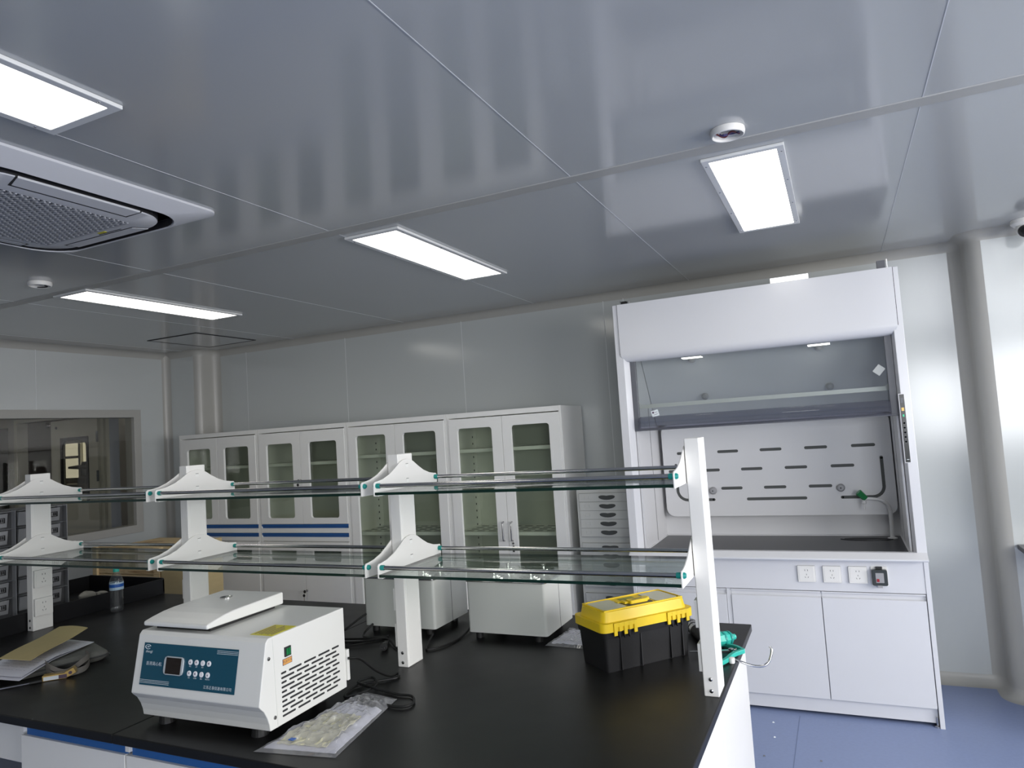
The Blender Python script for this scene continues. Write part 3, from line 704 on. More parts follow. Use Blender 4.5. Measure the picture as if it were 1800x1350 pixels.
# faucet
fx, fy = 0.222, 4.655
fc = MB(); fc.lathe([(0.026, 0.861), (0.026, 0.866), (0.013, 0.870), (0.011, 0.875)], (fx, fy, 0), m_fau, 20)
fc.tube(catmull([(fx, fy, 0.87), (fx+0.002, fy, 0.98), (fx-0.002, fy-0.005, 1.04), (fx-0.035, fy-0.03, 1.083), (fx-0.085, fy-0.04, 1.096), (fx-0.125, fy-0.045, 1.098)], 6), [0.011]*19+[0.009]*12, m_fau, 12)
fc = fc.build('faucet', H, smooth=True)
MB().tube([(fx-0.128, fy-0.037, 1.104), (fx-0.131, fy-0.040, 1.070), (fx-0.131, fy-0.040, 1.068), (fx-0.132, fy-0.040, 1.035)], [0.009, 0.013, 0.006, 0.005], m_fau, 12).build('nozzle', fc, smooth=True)
MB().tube([(fx-0.122, fy-0.04, 1.098), (fx-0.158, fy-0.05, 1.137)], [0.017, 0.020], m_green, 8).build('valve_knob', fc)
# control strip on the right stile
cs = MB(); cs.box(0.292, 0.314, HF-0.004, HF, 1.333, 1.684, m_ctrl); cs = cs.build('control_strip', H)
MB().framed(0.289, 0.317, 1.330, 1.687, 0.2925, 0.3135, 1.3335, 1.6835, 0.001, XZ, HF-0.003, HF+0.001, m_hood, 2).build('bezel', cs)
MB().box(0.297, 0.309, HF-0.005, HF-0.004, 1.640, 1.665, m_sashg).build('readout', cs)
MB().box(0.297, 0.309, HF-0.005, HF-0.004, 1.598, 1.615, m_gold).build('readout', cs)
MB().box(0.300, 0.307, HF-0.005, HF-0.004, 1.568, 1.580, m_led).build('indicator', cs)
for k in range(5):
    MB().lathe([(0.0065, 0), (0.0065, 0.001), (0.005, 0.001), (0.005, 0.0)], (0.303, HF-0.0042, 1.535-0.024*k), m_sashg, 14, 'Y').build('button', cs)
MB().box(0.298, 0.309, HF-0.005, HF-0.004, 1.346, 1.349, m_print).build('indicator', cs)
# roof bits
MB().box(-0.285, -0.085, 4.20, 4.26, 2.335, 2.392, mat('glowing_plate_white', (0.9, 0.9, 0.9), 0.4, emit=(1, 1, 0.98), estr=0.7)).build('glowing_roof_plate', H)  # white plate, glow added to stand in for its bright reflection
b = MB(); b.box(0.255, 0.295, 4.20, 4.24, 2.13, 2.405, m_sashg); b.box(0.30, 0.306, 4.20, 4.24, 2.13, 2.41, m_chrome); b.build('counterweight_bracket', H)
b = MB(); b.box(-1.155, -1.125, 4.20, 4.24, 2.13, 2.380, m_rubber); b.box(-1.165, -1.158, 4.20, 4.24, 2.13, 2.384, m_chrome); b.box(-1.118, -1.112, 4.20, 4.24, 2.13, 2.380, m_chrome); b.build('counterweight_bracket', H)
# base cabinet
b = MB(); b.box(HX0, HX0+0.02, HF, HB, 0.0, 0.833, m_hood); b.box(HX1-0.022, HX1, HF, HB, 0.0, 0.833, m_hood)
b.box(HX0+0.02, HX1-0.022, HF+0.0222, HB, 0.095, 0.833, m_hood); b.box(HX0+0.02, HX1-0.022, HF+0.004, HF+0.022, 0.664, 0.833, m_hood)
b.build('base_cabinet', H, bev=0.0015)
box('kick_panel', HX0+0.02, HX1-0.024, HF+0.026, HF+0.04, 0.018, 0.094, m_hood, H, 0.001)
for a, c2 in ((-1.178, -0.664), (-0.636, -0.171), (-0.167, 0.320)):
    d = MB(); d.box(a, c2, HF+0.002, HF+0.020, 0.096, 0.628, m_hood); d = d.build('door', H, bev=0.0015)
    MB().prism([(HF+0.002, 0.628), (HF+0.018, 0.632), (HF+0.018, 0.652), (HF+0.002, 0.655), (HF+0.002, 0.661), (HF+0.021, 0.661), (HF+0.021, 0.626)], YZ, a, c2, m_hood).build('door_grip', d)
box('divider', -0.662, -0.638, HF+0.008, HF+0.022, 0.096, 0.662, m_hood, H, 0.001)
for x, y in ((HX0+0.05, HF+0.03), (HX1-0.03, HF+0.02), (HX1-0.03, HB-0.04), (HX0+0.05, HB-0.04)):
    MB().lathe([(0.016, 0), (0.016, 0.008), (0.006, 0.010), (0.006, 0.05)], (x, y, 0.0), m_chrome, 14).build('levelling_foot', H)
def socket_plate(fn, parent, u, v, w=0.088, h=0.086, name='socket', cover=None):
    s = MB(); s.prism(rrect(u-w/2-0.0012, u+w/2+0.0012, v-h/2-0.0012, v+h/2+0.0012, 0.003, 3), fn, 0, 0.0012, m_greyk); s.prism(rrect(u-w/2, u+w/2, v-h/2, v+h/2, 0.003, 3), fn, 0.0012, 0.010, m_white)  # larger grey backing paints a shadow gap round the plate
    s.prism(rrect(u-w*0.42, u+w*0.42, v-h*0.42, v+h*0.42, 0.003, 3), fn, 0.0098, 0.0112, m_white)
    s = s.build(name, parent, bev=0.0012)
    k = MB(); q = w/0.088
    for du in (-0.007, 0.007): k.prism([(u+du*q-0.001, v+0.016*q), (u+du*q+0.001, v+0.016*q), (u+du*q+0.001, v+0.024*q), (u+du*q-0.001, v+0.024*q)], fn, 0.0110, 0.0116, m_gap)
    k.prism([(u-0.001, v-0.006*q), (u+0.001, v-0.006*q), (u+0.001, v+0.001*q), (u-0.001, v+0.001*q)], fn, 0.0110, 0.0116, m_gap)
    for sg in (-1, 1): k.prism([(u+sg*0.0045*q, v-0.020*q), (u+sg*0.0060*q, v-0.0212*q), (u+sg*0.0100*q, v-0.0145*q), (u+sg*0.0085*q, v-0.0133*q)], fn, 0.0110, 0.0116, m_gap)
    k.build('pin_slots', s)
    return s
hoodf = lambda u, v, d: (u, HF+0.004-d, v)
for x in (-0.232, -0.106, 0.018): socket_plate(hoodf, H, x, 0.754)
sw = MB(); sw.prism(rrect(0.080, 0.158, 0.700, 0.800, 0.006, 3), hoodf, 0, 0.006, m_white); sw = sw.build('breaker_box', H)
MB().prism(rrect(0.083, 0.155, 0.706, 0.788, 0.008, 3), hoodf, 0.006, 0.034, mat('smoked_cover', (0.045, 0.05, 0.048), 0.15)).build('cover', sw, bev=0.003)
MB().prism(rrect(0.100, 0.138, 0.722, 0.772, 0.002, 2), hoodf, 0.034, 0.0355, m_greyk).build('breaker_face', sw)
MB().prism(rrect(0.104, 0.116, 0.727, 0.742, 0.001, 2), hoodf, 0.0355, 0.0375, m_red).build('toggle', sw)
MB().prism(rrect(0.104, 0.134, 0.790, 0.800, 0.001, 2), hoodf, 0.004, 0.020, m_rubber).build('latch', sw)
MB().prism(rrect(0.106, 0.128, 0.696, 0.708, 0.001, 2), hoodf, 0.004, 0.034, m_greyk).build('latch', sw)

# ================================================================== ISLAND BENCH
BZ, BX1, BY0, BY1, BT = 0.824, -0.374, 1.385, 2.865, 0.027
XS = -1.985
for a, c2, lab in ((XS+0.001, BX1, 'matt black epoxy worktop slab carrying the centrifuge and toolbox, right of the seam'),
                   (-4.75, XS-0.001, 'matt black epoxy worktop slab under the papers and bottle, left of the seam')):
    tag(box('worktop', a, c2, BY0, BY1, BZ-BT, BZ, m_black, None, 0.003), lab, 'worktop', None)
def base_unit(x0, x1, y0, y1, face, label, blue=True, knee=False):
    t = thing('base_cabinet', ((x0+x1)/2, (y0+y1)/2, 0), label, 'base cabinet', 'white cabinets under the island worktop')
    zt = BZ-BT-0.0006
    fy = y0 if face < 0 else y1
    ya, yb = (y0+0.02, y1) if face < 0 else (y0, y1-0.02)
    if knee:
        b = MB(); b.box(x0, x1, ya, ya+0.02, zt-0.14, zt, m_white); b.build('apron', t, bev=0.001)
        return t
    b = MB(); b.box(x0, x1, ya+0.006, yb-0.006, 0.08, zt-0.002, m_white); b.box(x0, x0+0.018, y0 if face < 0 else ya, y1 if face > 0 else yb, zt-0.030, zt, m_white); b.box(x0, x1, ya+0.05, yb-0.05, 0, 0.08, m_gap)
    b.build('carcass', t, bev=0.001)
    ym0, ym1 = (y0+0.004, y0+0.02) if face < 0 else (y1-0.02, y1-0.004)
    if blue: MB().box(x0+0.018, x1, (y0+0.010) if face < 0 else y1-0.03, (y0+0.024) if face < 0 else y1-0.010, zt-0.040, zt, m_blue).build('grip_strip', t)
    xm = (x0+x1)/2
    box('drawer_front', x0+0.003, x1-0.002, ym0-0.004, ym1, zt-0.175, zt-0.040, m_white, t, 0.0015)
    box('door', x0+0.003, x1-0.002, ym0-0.004, ym1, 0.085, zt-0.178, m_white, t, 0.0015)
    return t
yf, ymid, yb_ = 1.412, 2.12, 2.845
base_unit(-2.465, -1.968, yf, ymid, -1, 'white cabinet front with blue grip strip below the papers end, left of the next one')
base_unit(-1.966, -1.470, yf, ymid, -1, 'white cabinet front with blue grip strip directly below the centrifuge')
base_unit(-1.468, -0.955, yf, ymid, -1, 'white cabinet just cut by the lower picture edge right of the blue strip', blue=False)
base_unit(-0.953, -0.43, yf, ymid, -1, 'white cabinet below the black worktop next to the white end panel')
base_unit(-3.6, -2.467, yf, ymid, -1, 'white apron over the knee space at the far left of the bench front', knee=True)
for k, x in enumerate((-3.6, -2.81, -2.02, -1.23)):
    base_unit(x, x+0.788, ymid+0.004, yb_, 1, 'white cabinet on the hidden far side of the bench')
ep = MB(); ep.box(-0.429, -0.405, 1.40, 2.86, 0.0, BZ-BT-0.0006, m_white); ep.box(-0.4055, -0.4045, 2.268, 2.271, 0.0, BZ-BT-0.0006, m_cab)
tag(ep.build('bench_end_panel', bev=0.002), 'white side panel closing the right end of the island bench', 'panel')

# reagent shelf: posts, brackets, rods, glass
PX = [-3.600, -2.540, -1.480, -0.422]; PW, PY0, PY1, PT = 0.043, 2.102, 2.197, 1.568
def bracket(xa, parent, z0):
    # profile in (y, z) seen from the side
    yc = (PY0+PY1)/2; pts = []
    L = [(-0.203, 0.0), (-0.203, 0.040), (-0.197, 0.047), (-0.185, 0.0475), (-0.150, 0.053), (-0.11, 0.066), (-0.075, 0.084), (-0.045, 0.102), (-0.025, 0.110), (0.0, 0.113)]
    pts = [(yc+a, z0+b2) for a, b2 in L]+[(yc-a, z0+b2) for a, b2 in L[-2::-1]]
    b = MB(); b.prism(pts, YZ, xa-0.002, xa+0.002, m_white)
    return b
ZS = (1.164, 1.436)
post_names = ['white shelf post on the bench with two sockets facing right, leftmost post', 'white shelf post behind the centrifuge lid, second post from the left', 'white shelf post standing in the middle of the bench before the water baths', 'white shelf post at the right end of the bench beside the toolbox']
for i, x in enumerate(PX):
    t = thing('shelf_post', (x+PW/2, (PY0+PY1)/2, BZ), post_names[i], 'shelf post', 'white posts of the glass shelf')
    MB().box(x, x+PW, PY0, PY1, BZ, PT, m_white).build('column', t, bev=0.0025)
    for z in (0.873, 0.840):
        MB().lathe([(0.0055, 0), (0.0055, 0.002), (0.003, 0.0035), (0, 0.0035)], (x+PW/2, PY0, z), m_handle, 14, 'Y').build('screw', t, smooth=True)
    fR = lambda u, v, d, x=x: (x+PW+d, u, v); fL = lambda u, v, d, x=x: (x-d, u, v)
    cv = MB(); cv.framed(PY0+0.010, PY1-0.010, BZ+0.006, PT-0.004, PY0+0.0115, PY1-0.0115, BZ+0.0075, PT-0.0055, 0.001, fR, 0.0, 0.0008, m_cab, 1); cv.build('trunking_cover', t)
    if i == 0:
        for v in (1.066, 0.932): socket_plate(fR, t, 2.150-0.001, v, 0.084, 0.080)
    else:
        for v in (1.055, 0.930): socket_plate(fL, t, 2.150, v, 0.084, 0.080)
    for z0 in ZS:
        for side in ((0, 1) if i < 3 else (0,)):
            xa = x-0.0045 if side == 0 else x+PW+0.0045
            b = bracket(xa, t, z0); sg = -1 if side == 0 else 1
            b.box(min(xa, xa+sg*0.016), max(xa, xa+sg*0.016), 1.95, 2.35, z0-0.001, z0+0.002, m_white)
            b = b.build('bracket', t, bev=0.0008)
            if True:
                for zz in (0.030, 0.083):
                    s = MB(); fs = (lambda u, v, d, xa=xa, sg=sg: (xa+sg*(0.002+d), u, v))
                    s.prism([(2.142, z0+zz), (2.157, z0+zz), (2.157, z0+zz+0.013), (2.142, z0+zz+0.013)], fs, 0, 0.0006, m_cab)
                    s.prism([(2.142, z0+zz+0.012), (2.157, z0+zz+0.012), (2.157, z0+zz+0.0135), (2.142, z0+zz+0.0135)], fs, 0.0004, 0.0010, m_gap); s.build('punched_tab', b)
names = ['left', 'middle', 'right']
for i in range(3):
    xa, xb = PX[i]+PW+0.0065, PX[i+1]-0.0065
    for lv, z0 in enumerate(ZS):
        g = MB(); gz0, gz1 = z0+0.003, z0+0.012
        v = [g.bm.verts.new(p) for p in ((xa, 1.949, gz0), (xb, 1.949, gz0), (xb, 2.350, gz0), (xa, 2.350, gz0), (xa, 1.949, gz1), (xb, 1.949, gz1), (xb, 2.350, gz1), (xa, 2.350, gz1))]
        g.face([v[3], v[2], v[1], v[0]], m_pane); g.face([v[4], v[5], v[6], v[7]], m_pane)
        for q in ((0,1,5,4),(1,2,6,5),(2,3,7,6),(3,0,4,7)): g.face([v[k] for k in q], m_glassedge)
        where = ('lower', 'upper')[lv]
        tag(g.build('glass_shelf'), '%s clear glass shelf of the %s bay between two white posts' % (where, names[i]), 'glass shelf', 'glass shelves of the reagent rack')
        for y, fb in ((1.962, 'front'), (2.337, 'rear')):
            t = thing('guard_rail', ((xa+xb)/2, y, z0+0.033), '%s chrome guard rail of the %s glass shelf in the %s bay' % (fb, where, names[i]), 'guard rail', 'chrome rails along the glass shelves')
            MB().tube([(xa+0.004, y, z0+0.033), (xb-0.004, y, z0+0.033)], 0.0068, m_chrome, 14).build('rod', t, smooth=True)
            for xe, sg in ((xa-0.004, 1), (xb+0.004, -1)):
                pr = [(0.0, -0.006*0-0.0085), (0.006, -0.008), (0.0088, -0.004), (0.0088, 0.016), (0.0075, 0.019), (0.0, 0.019)]
                MB().lathe([(r, h*sg) for r, h in pr], (xe, y, z0+0.033), m_teal, 16, 'X').build('end_cap', t, smooth=True)

# ================================================================== CENTRIFUGE
CR = 0.0278
T = thing('centrifuge', (-1.7162, 1.6503, BZ), 'white benchtop centrifuge with dark teal control panel at the front of the bench', 'centrifuge', rz=CR)
# local frame: x right, y back, z up, origin at the bench
def cl(mb): return mb
RC = Matrix.Translation((-1.7162, 1.6503, BZ)) @ Matrix.Rotation(CR, 4, 'Z')
w2 = 0.2432
yF, yB, zB, zT = -0.190, 0.160, 0.030, 0.276
prof = [(-0.178, zB), (-0.181, 0.048), (-0.188, 0.068), (-0.199, 0.088), (-0.212, 0.101), (-0.217, 0.107), (-0.2165, 0.111), (-0.184, 0.266), (-0.174, zT), (yB, zT), (yB, zB)]
b = MB(); b.prism(prof, YZ, -w2, w2, m_cent); b.build('housing', T, bev=0.0022, xf=RC)
# top plate edge lines + screws on the right side
for y, z in ((-0.176, 0.222), (-0.160, 0.060)):
    MB().lathe([(0.0055, 0), (0.005, 0.002), (0, 0.003)], (w2, y, z), m_handle, 12, 'X').build('screw', T, xf=RC)
ln = MB(); ln.prism([(-0.150, zB), (-0.1490, zB), (-0.1580, zT-0.004), (-0.1590, zT-0.004)], YZ, w2, w2+0.0006, m_wbath); ln.build('panel_joint', T, xf=RC)
# vents
vn = MB()
rows = 10
for r in range(rows):
    z = 0.052+0.0128*r
    y0v, y1v = yF+0.060, yB-0.032
    p_, L_, gp = 0.064, 0.053, 0.011
    s0 = y0v - (0.032 if r % 2 else 0.0)
    k = 0
    while True:
        a = s0+k*p_; c2 = a+L_; k += 1
        if a > y1v-0.010: break
        a2, c3 = max(a, y0v), min(c2, y1v)
        if c3-a2 < 0.010: continue
        vn.prism(rrect(a2, c3, z-0.0028, z+0.0028, 0.0026, 2), YZ, w2, w2+0.0006, m_gap)
vn.build('vent_slots', T, xf=RC)
sw = MB(); sw.box(w2, w2+0.004, yF+0.076, yF+0.100, 0.208, 0.234, m_gap); sw = sw.build('power_switch', T, xf=RC)
MB().box(w2+0.004, w2+0.006, yF+0.080, yF+0.0875, 0.212, 0.230, m_green).box(w2+0.004, w2+0.006, yF+0.0895, yF+0.096, 0.212, 0.230, m_green).build('rocker', sw, xf=RC)
lb = MB(); lb.box(w2, w2+0.0008, yF+0.068, yF+0.106, 0.186, 0.203, m_darkprint); lb.box(w2+0.0007, w2+0.0011, yF+0.0695, yF+0.1045, 0.1875, 0.2015, m_orange); lb = lb.build('switch_label', T, xf=RC)
text('电源开关', 0.0095, m_darkprint, lb, RC @ frame_mw((w2+0.0014, yF+0.087, 0.1945), (0, 1, 0), (0, 0, 1)), ext=0.0001)
# rear plate
MB().box(w2-0.03, w2+0.006, yB, yB+0.012, 0.05, 0.145, m_cent).build('rear_bracket', T, bev=0.002, xf=RC)
# yellow warning label on the top
yl = MB(); yl.box(0.157, 0.236, -0.152, -0.052, zT, zT+0.0006, m_ylabel)
for k in range(6): yl.box(0.166+0.011*k, 0.169+0.011*k, -0.143+0.004*(k % 2), -0.060-0.012*(k % 3), zT+0.0006, zT+0.001, m_darkprint)
yl.build('warning_label', T, xf=RC)
# lid
lx0, lx1, ly0, ly1 = -0.234, 0.023, -0.177, 0.138
lp = [(ly0, 0.289), (ly0, 0.302), (ly0+0.03, 0.309), (ly0+0.07, 0.316), (ly0+0.11, 0.3195), (ly0+0.13, 0.320), (ly1, 0.324), (ly1, 0.286)]
b = MB(); b.prism(lp, YZ, lx0, lx1, m_cent); lid = b.build('lid', T, bev=0.005, seg=3, xf=RC)
MB().box(lx0+0.02, lx1-0.02, ly0+0.03, ly1-0.02, zT, zT+0.012, m_rubber).build('lid_seal', T, xf=RC)
MB().lathe([(0.019, 0), (0.019, 0.002), (0.015, 0.002), (0.013, 0.0005), (0.0, 0.0005)], (-0.135, 0.050, 0.3222), m_chrome, 28).build('sight_glass', lid, smooth=True, xf=RC)
for x in (-0.19, 0.17):
    for y in (yF+0.05, yB-0.05): MB().lathe([(0.024, 0), (0.021, 0.027)], (x, y, 0.0), m_rubber, 18).build('rubber_foot', T, xf=RC)
# control panel lies on the sloped front: local frame u along x, v up the slope
pz0, pz1 = 0.111, 0.266; py0, py1 = -0.2165, -0.184
sl_v = Vector((0, py1-py0, pz1-pz0)).normalized(); sl_n = Vector((0, -sl_v.z, sl_v.y))
pc = Vector((-0.030, (py0+py1)/2-0.0005, (pz0+pz1)/2))
PM = Matrix.Identity(4)
for i_ in range(3): PM[i_][0] = (1, 0, 0)[i_]; PM[i_][1] = sl_v[i_]; PM[i_][2] = sl_n[i_]; PM[i_][3] = pc[i_]
PMW = RC @ PM
pw, ph = 0.183, 0.058
pn = MB(); pn.box(-pw, pw, -ph, ph, 0.0005, 0.0015, m_panel).build('control_panel', T, xf=PMW)
cpn = [o for o in bpy.data.objects if o.name == 'control_panel'][0]
st = MB()
for k in range(3):
    st.box(-pw+0.001, -pw+0.118, -ph+0.006+0.0040*k, -ph+0.0069+0.0040*k, 0.0015, 0.0018, m_print)
    st.box(pw-0.078, pw-0.001, ph-0.015+0.0040*k, ph-0.0141+0.0040*k, 0.0015, 0.0018, m_print)
st.build('stripe', cpn, xf=PMW)
dp = MB(); dp.prism(rrect(-0.090, -0.014, -0.024, 0.026, 0.010, 2), XY, 0.0015, 0.0060, m_silver); dp = dp.build('display_bezel', cpn, bev=0.001, xf=PMW)
MB().box(-0.081, -0.022, -0.021, 0.023, 0.0060, 0.0066, m_screen).build('display', dp, xf=PMW)
for r in range(2):
    for k in range(4):
        bx, by = 0.0095+0.0235*k, 0.015-0.030*r
        bt = MB(); bt.lathe([(0.0075, 0.0015), (0.0075, 0.003), (0.0065, 0.0036), (0, 0.0036)], (bx, by, 0), m_button, 18); bt = bt.build('button', cpn, xf=PMW)
        text('▲▼◀▶'[(k+r) % 4] if (k+r) % 4 < 2 else ('+', '-')[r] if k == 2 else '●', 0.006, m_darkprint, bt, PMW @ Matrix.Translation((bx, by, 0.0038)), name='button_mark', ext=0.0001)
for (bx, by, s_) in ((0.0095, 0.0035, '停止'), (0.033, 0.0035, '上移'), (0.0565, 0.0035, '左移'), (0.0095, -0.0265, '显示'), (0.033, -0.0265, '启动停'), (0.0565, -0.0265, '确认'), (0.080, -0.0265, '停止开门')):
    text(s_, 0.0042, m_print, cpn, PMW @ Matrix.Translation((bx, by, 0.0016)), ext=0.0001)
text('医用离心机', 0.0118, m_print, cpn, PMW @ Matrix.Translation((-0.134, 0.001, 0.0016)), ext=0.0001, sp=1.12)
text('江苏正基仪器有限公司', 0.0098, m_print, cpn, PMW @ Matrix.Translation((0.120, -0.047, 0.0016)), ext=0.0001, sp=1.14)
text('zhengji', 0.010, m_print, cpn, PMW @ Matrix.Translation((-0.160, 0.034, 0.0016)), ext=0.0001, name='maker_mark')
lg = MB(); lg.tube([(-0.166+0.011*math.cos(a)*1.0, 0.0465+0.006*math.sin(a), 0.0018) for a in [0.4+5.2*k/16 for k in range(17)]], 0.0007, m_print, 6); lg.tube([(-0.172, 0.0455, 0.0018), (-0.164, 0.049, 0.0018), (-0.167, 0.0445, 0.0018), (-0.159, 0.048, 0.0018)], 0.0006, m_print, 6)
lg.build('maker_emblem', cpn, xf=PMW)

# ================================================================== WATER BATHS
def water_bath(x0, x1, y0, y1, label):
    t = thing('water_bath', ((x0+x1)/2, (y0+y1)/2, BZ), label, 'water bath', 'white water baths behind the shelf')
    z0, z1 = BZ+0.028, 1.046
    b = MB(); b.prism(rrect(x0, x1, y0, y1, 0.012, 4), XY, z0, z1, m_wbath); b = b.build('housing', t, smooth=True)
    MB().box(x1-0.0003, x1+0.0005, (y0+y1)/2-0.001, (y0+y1)/2+0.001, z0, z1, m_gap).build('side_seam', t)
    rim = MB(); rim.prism(rrect(x0-0.006, x1+0.006, y0-0.006, y1+0.006, 0.016, 4), XY, z1, z1+0.008, m_chrome); rim.build('steel_top', t, bev=0.002)
    xm, ym = (x0+x1)/2, (y0+y1)/2
    for dx in (-0.080, 0.080):
        for dy in (-0.066, 0.066):
            cxy = (xm+dx, ym+dy, z1+0.008)
            ld = MB(); ld.lathe([(0.060, 0), (0.060, 0.003), (0.045, 0.004), (0.045, 0.006), (0.030, 0.006), (0.030, 0.008), (0.0, 0.009)], cxy, m_ring, 30)
            ld = ld.build('ring_lid', t, smooth=True)
            MB().lathe([(0.006, 0.009), (0.006, 0.018), (0.009, 0.020), (0.009, 0.026), (0.0, 0.028)], cxy, m_ring, 14).build('lid_knob', ld, smooth=True)
    for x in (x0+0.03, x1-0.05):
        for y in (y0+0.035, y1-0.04): MB().lathe([(0.015, 0), (0.015, 0.030)], (x, y, BZ-0.0), m_rubber, 16).build('foot', t)
    return t
water_bath(-1.880, -1.536, 2.450, 2.728, 'white water bath behind the middle shelf post, with the left cable')
water_bath(-1.386, -1.052, 2.453, 2.732, 'white water bath between the middle post and the yellow toolbox')

# ================================================================== TOOLBOX
TA = math.radians(50)
TC = (-0.700, 2.392)
T = thing('toolbox', (TC[0], TC[1], BZ), 'black plastic toolbox with yellow lid and latches beside the right post', 'toolbox', rz=TA)
RT = Matrix.Translation((TC[0], TC[1], BZ)) @ Matrix.Rotation(TA, 4, 'Z')
def taper(mb, u, v, z0, z1, du, dv, r, m):
    A = rrect(-u, u, -v, v, r, 4); B = rrect(-u-du, u+du, -v-dv, v+dv, r, 4)
    a = [mb.bm.verts.new((p[0], p[1], z0)) for p in A]; c2 = [mb.bm.verts.new((p[0], p[1], z1)) for p in B]
    n = len(a)
    for i in range(n): j = (i+1) % n; mb.face([a[i], a[j], c2[j], c2[i]], m)
    mb.face(a[::-1], m); mb.face(c2, m)
tb = MB(); taper(tb, 0.166, 0.078, 0.0, 0.108, 0.007, 0.006, 0.014, m_tool); taper(tb, 0.178, 0.088, 0.1085, 0.135, 0.003, 0.003, 0.018, m_tool)
for x, dk in ((-0.115, 1), (-0.035, 0), (0.085, 1), (0.135, 0)):
    tb.box(x, x+0.003, -0.0865, -0.0790, 0.002, 0.106, m_tool if dk else m_gap)
tb.build('box_body', T, smooth=True, xf=RT)
ld = MB(); taper(ld, 0.186, 0.096, 0.130, 0.158, 0.0, 0.0, 0.024, m_yellow); taper(ld, 0.172, 0.082, 0.1575, 0.190, -0.006, -0.006, 0.024, m_yellow)
ld = ld.build('lid', T, smooth=True, xf=RT)
rim = MB(); rim.framed(-0.160, 0.160, -0.070, 0.070, -0.155, 0.155, -0.065, 0.065, 0.018, XY, 0.189, 0.194, m_yellow); rim.build('lid_rim', ld, bev=0.001, xf=RT)
for sx_ in (-1, 1):
    o_ = MB(); o_.prism(rrect(min(sx_*0.060, sx_*0.150), max(sx_*0.060, sx_*0.150), -0.056, 0.058, 0.010, 3), XY, 0.190, 0.1925, m_clearlid); o_.build('organiser_window', ld, bev=0.001, xf=RT)
    MB().box(sx_*0.056-0.008, sx_*0.056+0.008, -0.008, 0.012, 0.1925, 0.196, m_yellow).build('organiser_latch', ld, xf=RT)
MB().prism(rrect(-0.052, 0.052, -0.052, 0.012, 0.008, 3), XY, 0.190, 0.1912, m_slot).build('handle_well', ld, xf=RT)
h = MB(); h.prism(rrect(-0.036, 0.036, -0.044, -0.012, 0.006, 3), XY, 0.192, 0.203, m_yellow); h.box(-0.020, 0.020, -0.030, -0.024, 0.2025, 0.2035, m_slot)
for sx_ in (-1, 1): h.box(min(sx_*0.036, sx_*0.050), max(sx_*0.036, sx_*0.050), -0.030, 0.000, 0.192, 0.199, m_yellow)
h.build('handle', ld, bev=0.002, xf=RT)
MB().box(-0.03, 0.03, 0.022, 0.050, 0.190, 0.1912, m_green if False else mat('olive_badge', (0.28, 0.30, 0.05), 0.5)).build('badge', ld, xf=RT)
for cx in (-0.098, 0.115):
    la = MB()
    for k in range(5):
        a = cx-0.046+0.0195*k; tall = k % 2 == 0
        la.box(a, a+0.0125, -0.1005, -0.0955, 0.118 if tall else 0.130, 0.158, m_yellow)
    la.box(cx-0.046, cx+0.046, -0.1000, -0.0955, 0.144, 0.158, m_yellow)
    la.build('latch', T, bev=0.001, xf=RT)
    tk = MB()
    for k in range(3):
        a = cx-0.024+0.0195*k; tk.prism([(a-0.006, 0.129), (a+0.006, 0.129), (a+0.0, 0.106)], XZ, -0.0975, -0.0905, m_tool)
    tk.build('latch_teeth', T, xf=RT)

# ================================================================== TOOLS AT THE RIGHT END
def on(x, y, z=0.0): return (x, y, BZ+z)
T = thing('socket_driver_tool', on(-0.505, 2.505), 'black tool with shiny striped metal end between the toolbox and the right post', 'tool')
p0, p1 = Vector(on(-0.575, 2.72, 0.027)), Vector(on(-0.500, 2.57, 0.020))
MB().tube([p0, p0.lerp(p1, 0.45)], 0.024, m_chrome, 18).build('steel_barrel', T, smooth=True)
MB().tube([p0.lerp(p1, 0.1), p0.lerp(p1, 0.14)], 0.0248, m_rubber, 18).tube([p0.lerp(p1, 0.26), p0.lerp(p1, 0.30)], 0.0248, m_rubber, 18).build('stripe', T)
MB().tube([p0.lerp(p1, 0.45), p0.lerp(p1, 0.75), p1], [0.024, 0.020, 0.017], m_tool, 14).build('grip', T, smooth=True)
# screwdriver handle (teal ball grip)
T = thing('screwdriver', on(-0.44, 2.55), 'teal ratchet screwdriver with fluted ball grip lying behind the right post', 'screwdriver')
ax0, ax1 = Vector(on(-0.462, 2.535, 0.028)), Vector(on(-0.402, 2.612, 0.024))
dirv = (ax1-ax0).normalized()
n = 14; pts = [ax0+(ax1-ax0)*k/n for k in range(n+1)]
rad = [0.010+0.016*math.sin(PI*min(1, 0.15+k/n*0.95))**0.6 for k in range(n+1)]
MB().tube(pts, rad, m_tealL, 8).build('grip', T)
MB().tube([pts[5], pts[6]], 0.0262, m_teal, 24).tube([pts[9], pts[10]], 0.0245, m_teal, 24).build('grip_ring', T, smooth=True)
MB().tube([ax0-dirv*0.03, ax0], 0.004, m_chrome, 10).build('shaft', T, smooth=True)
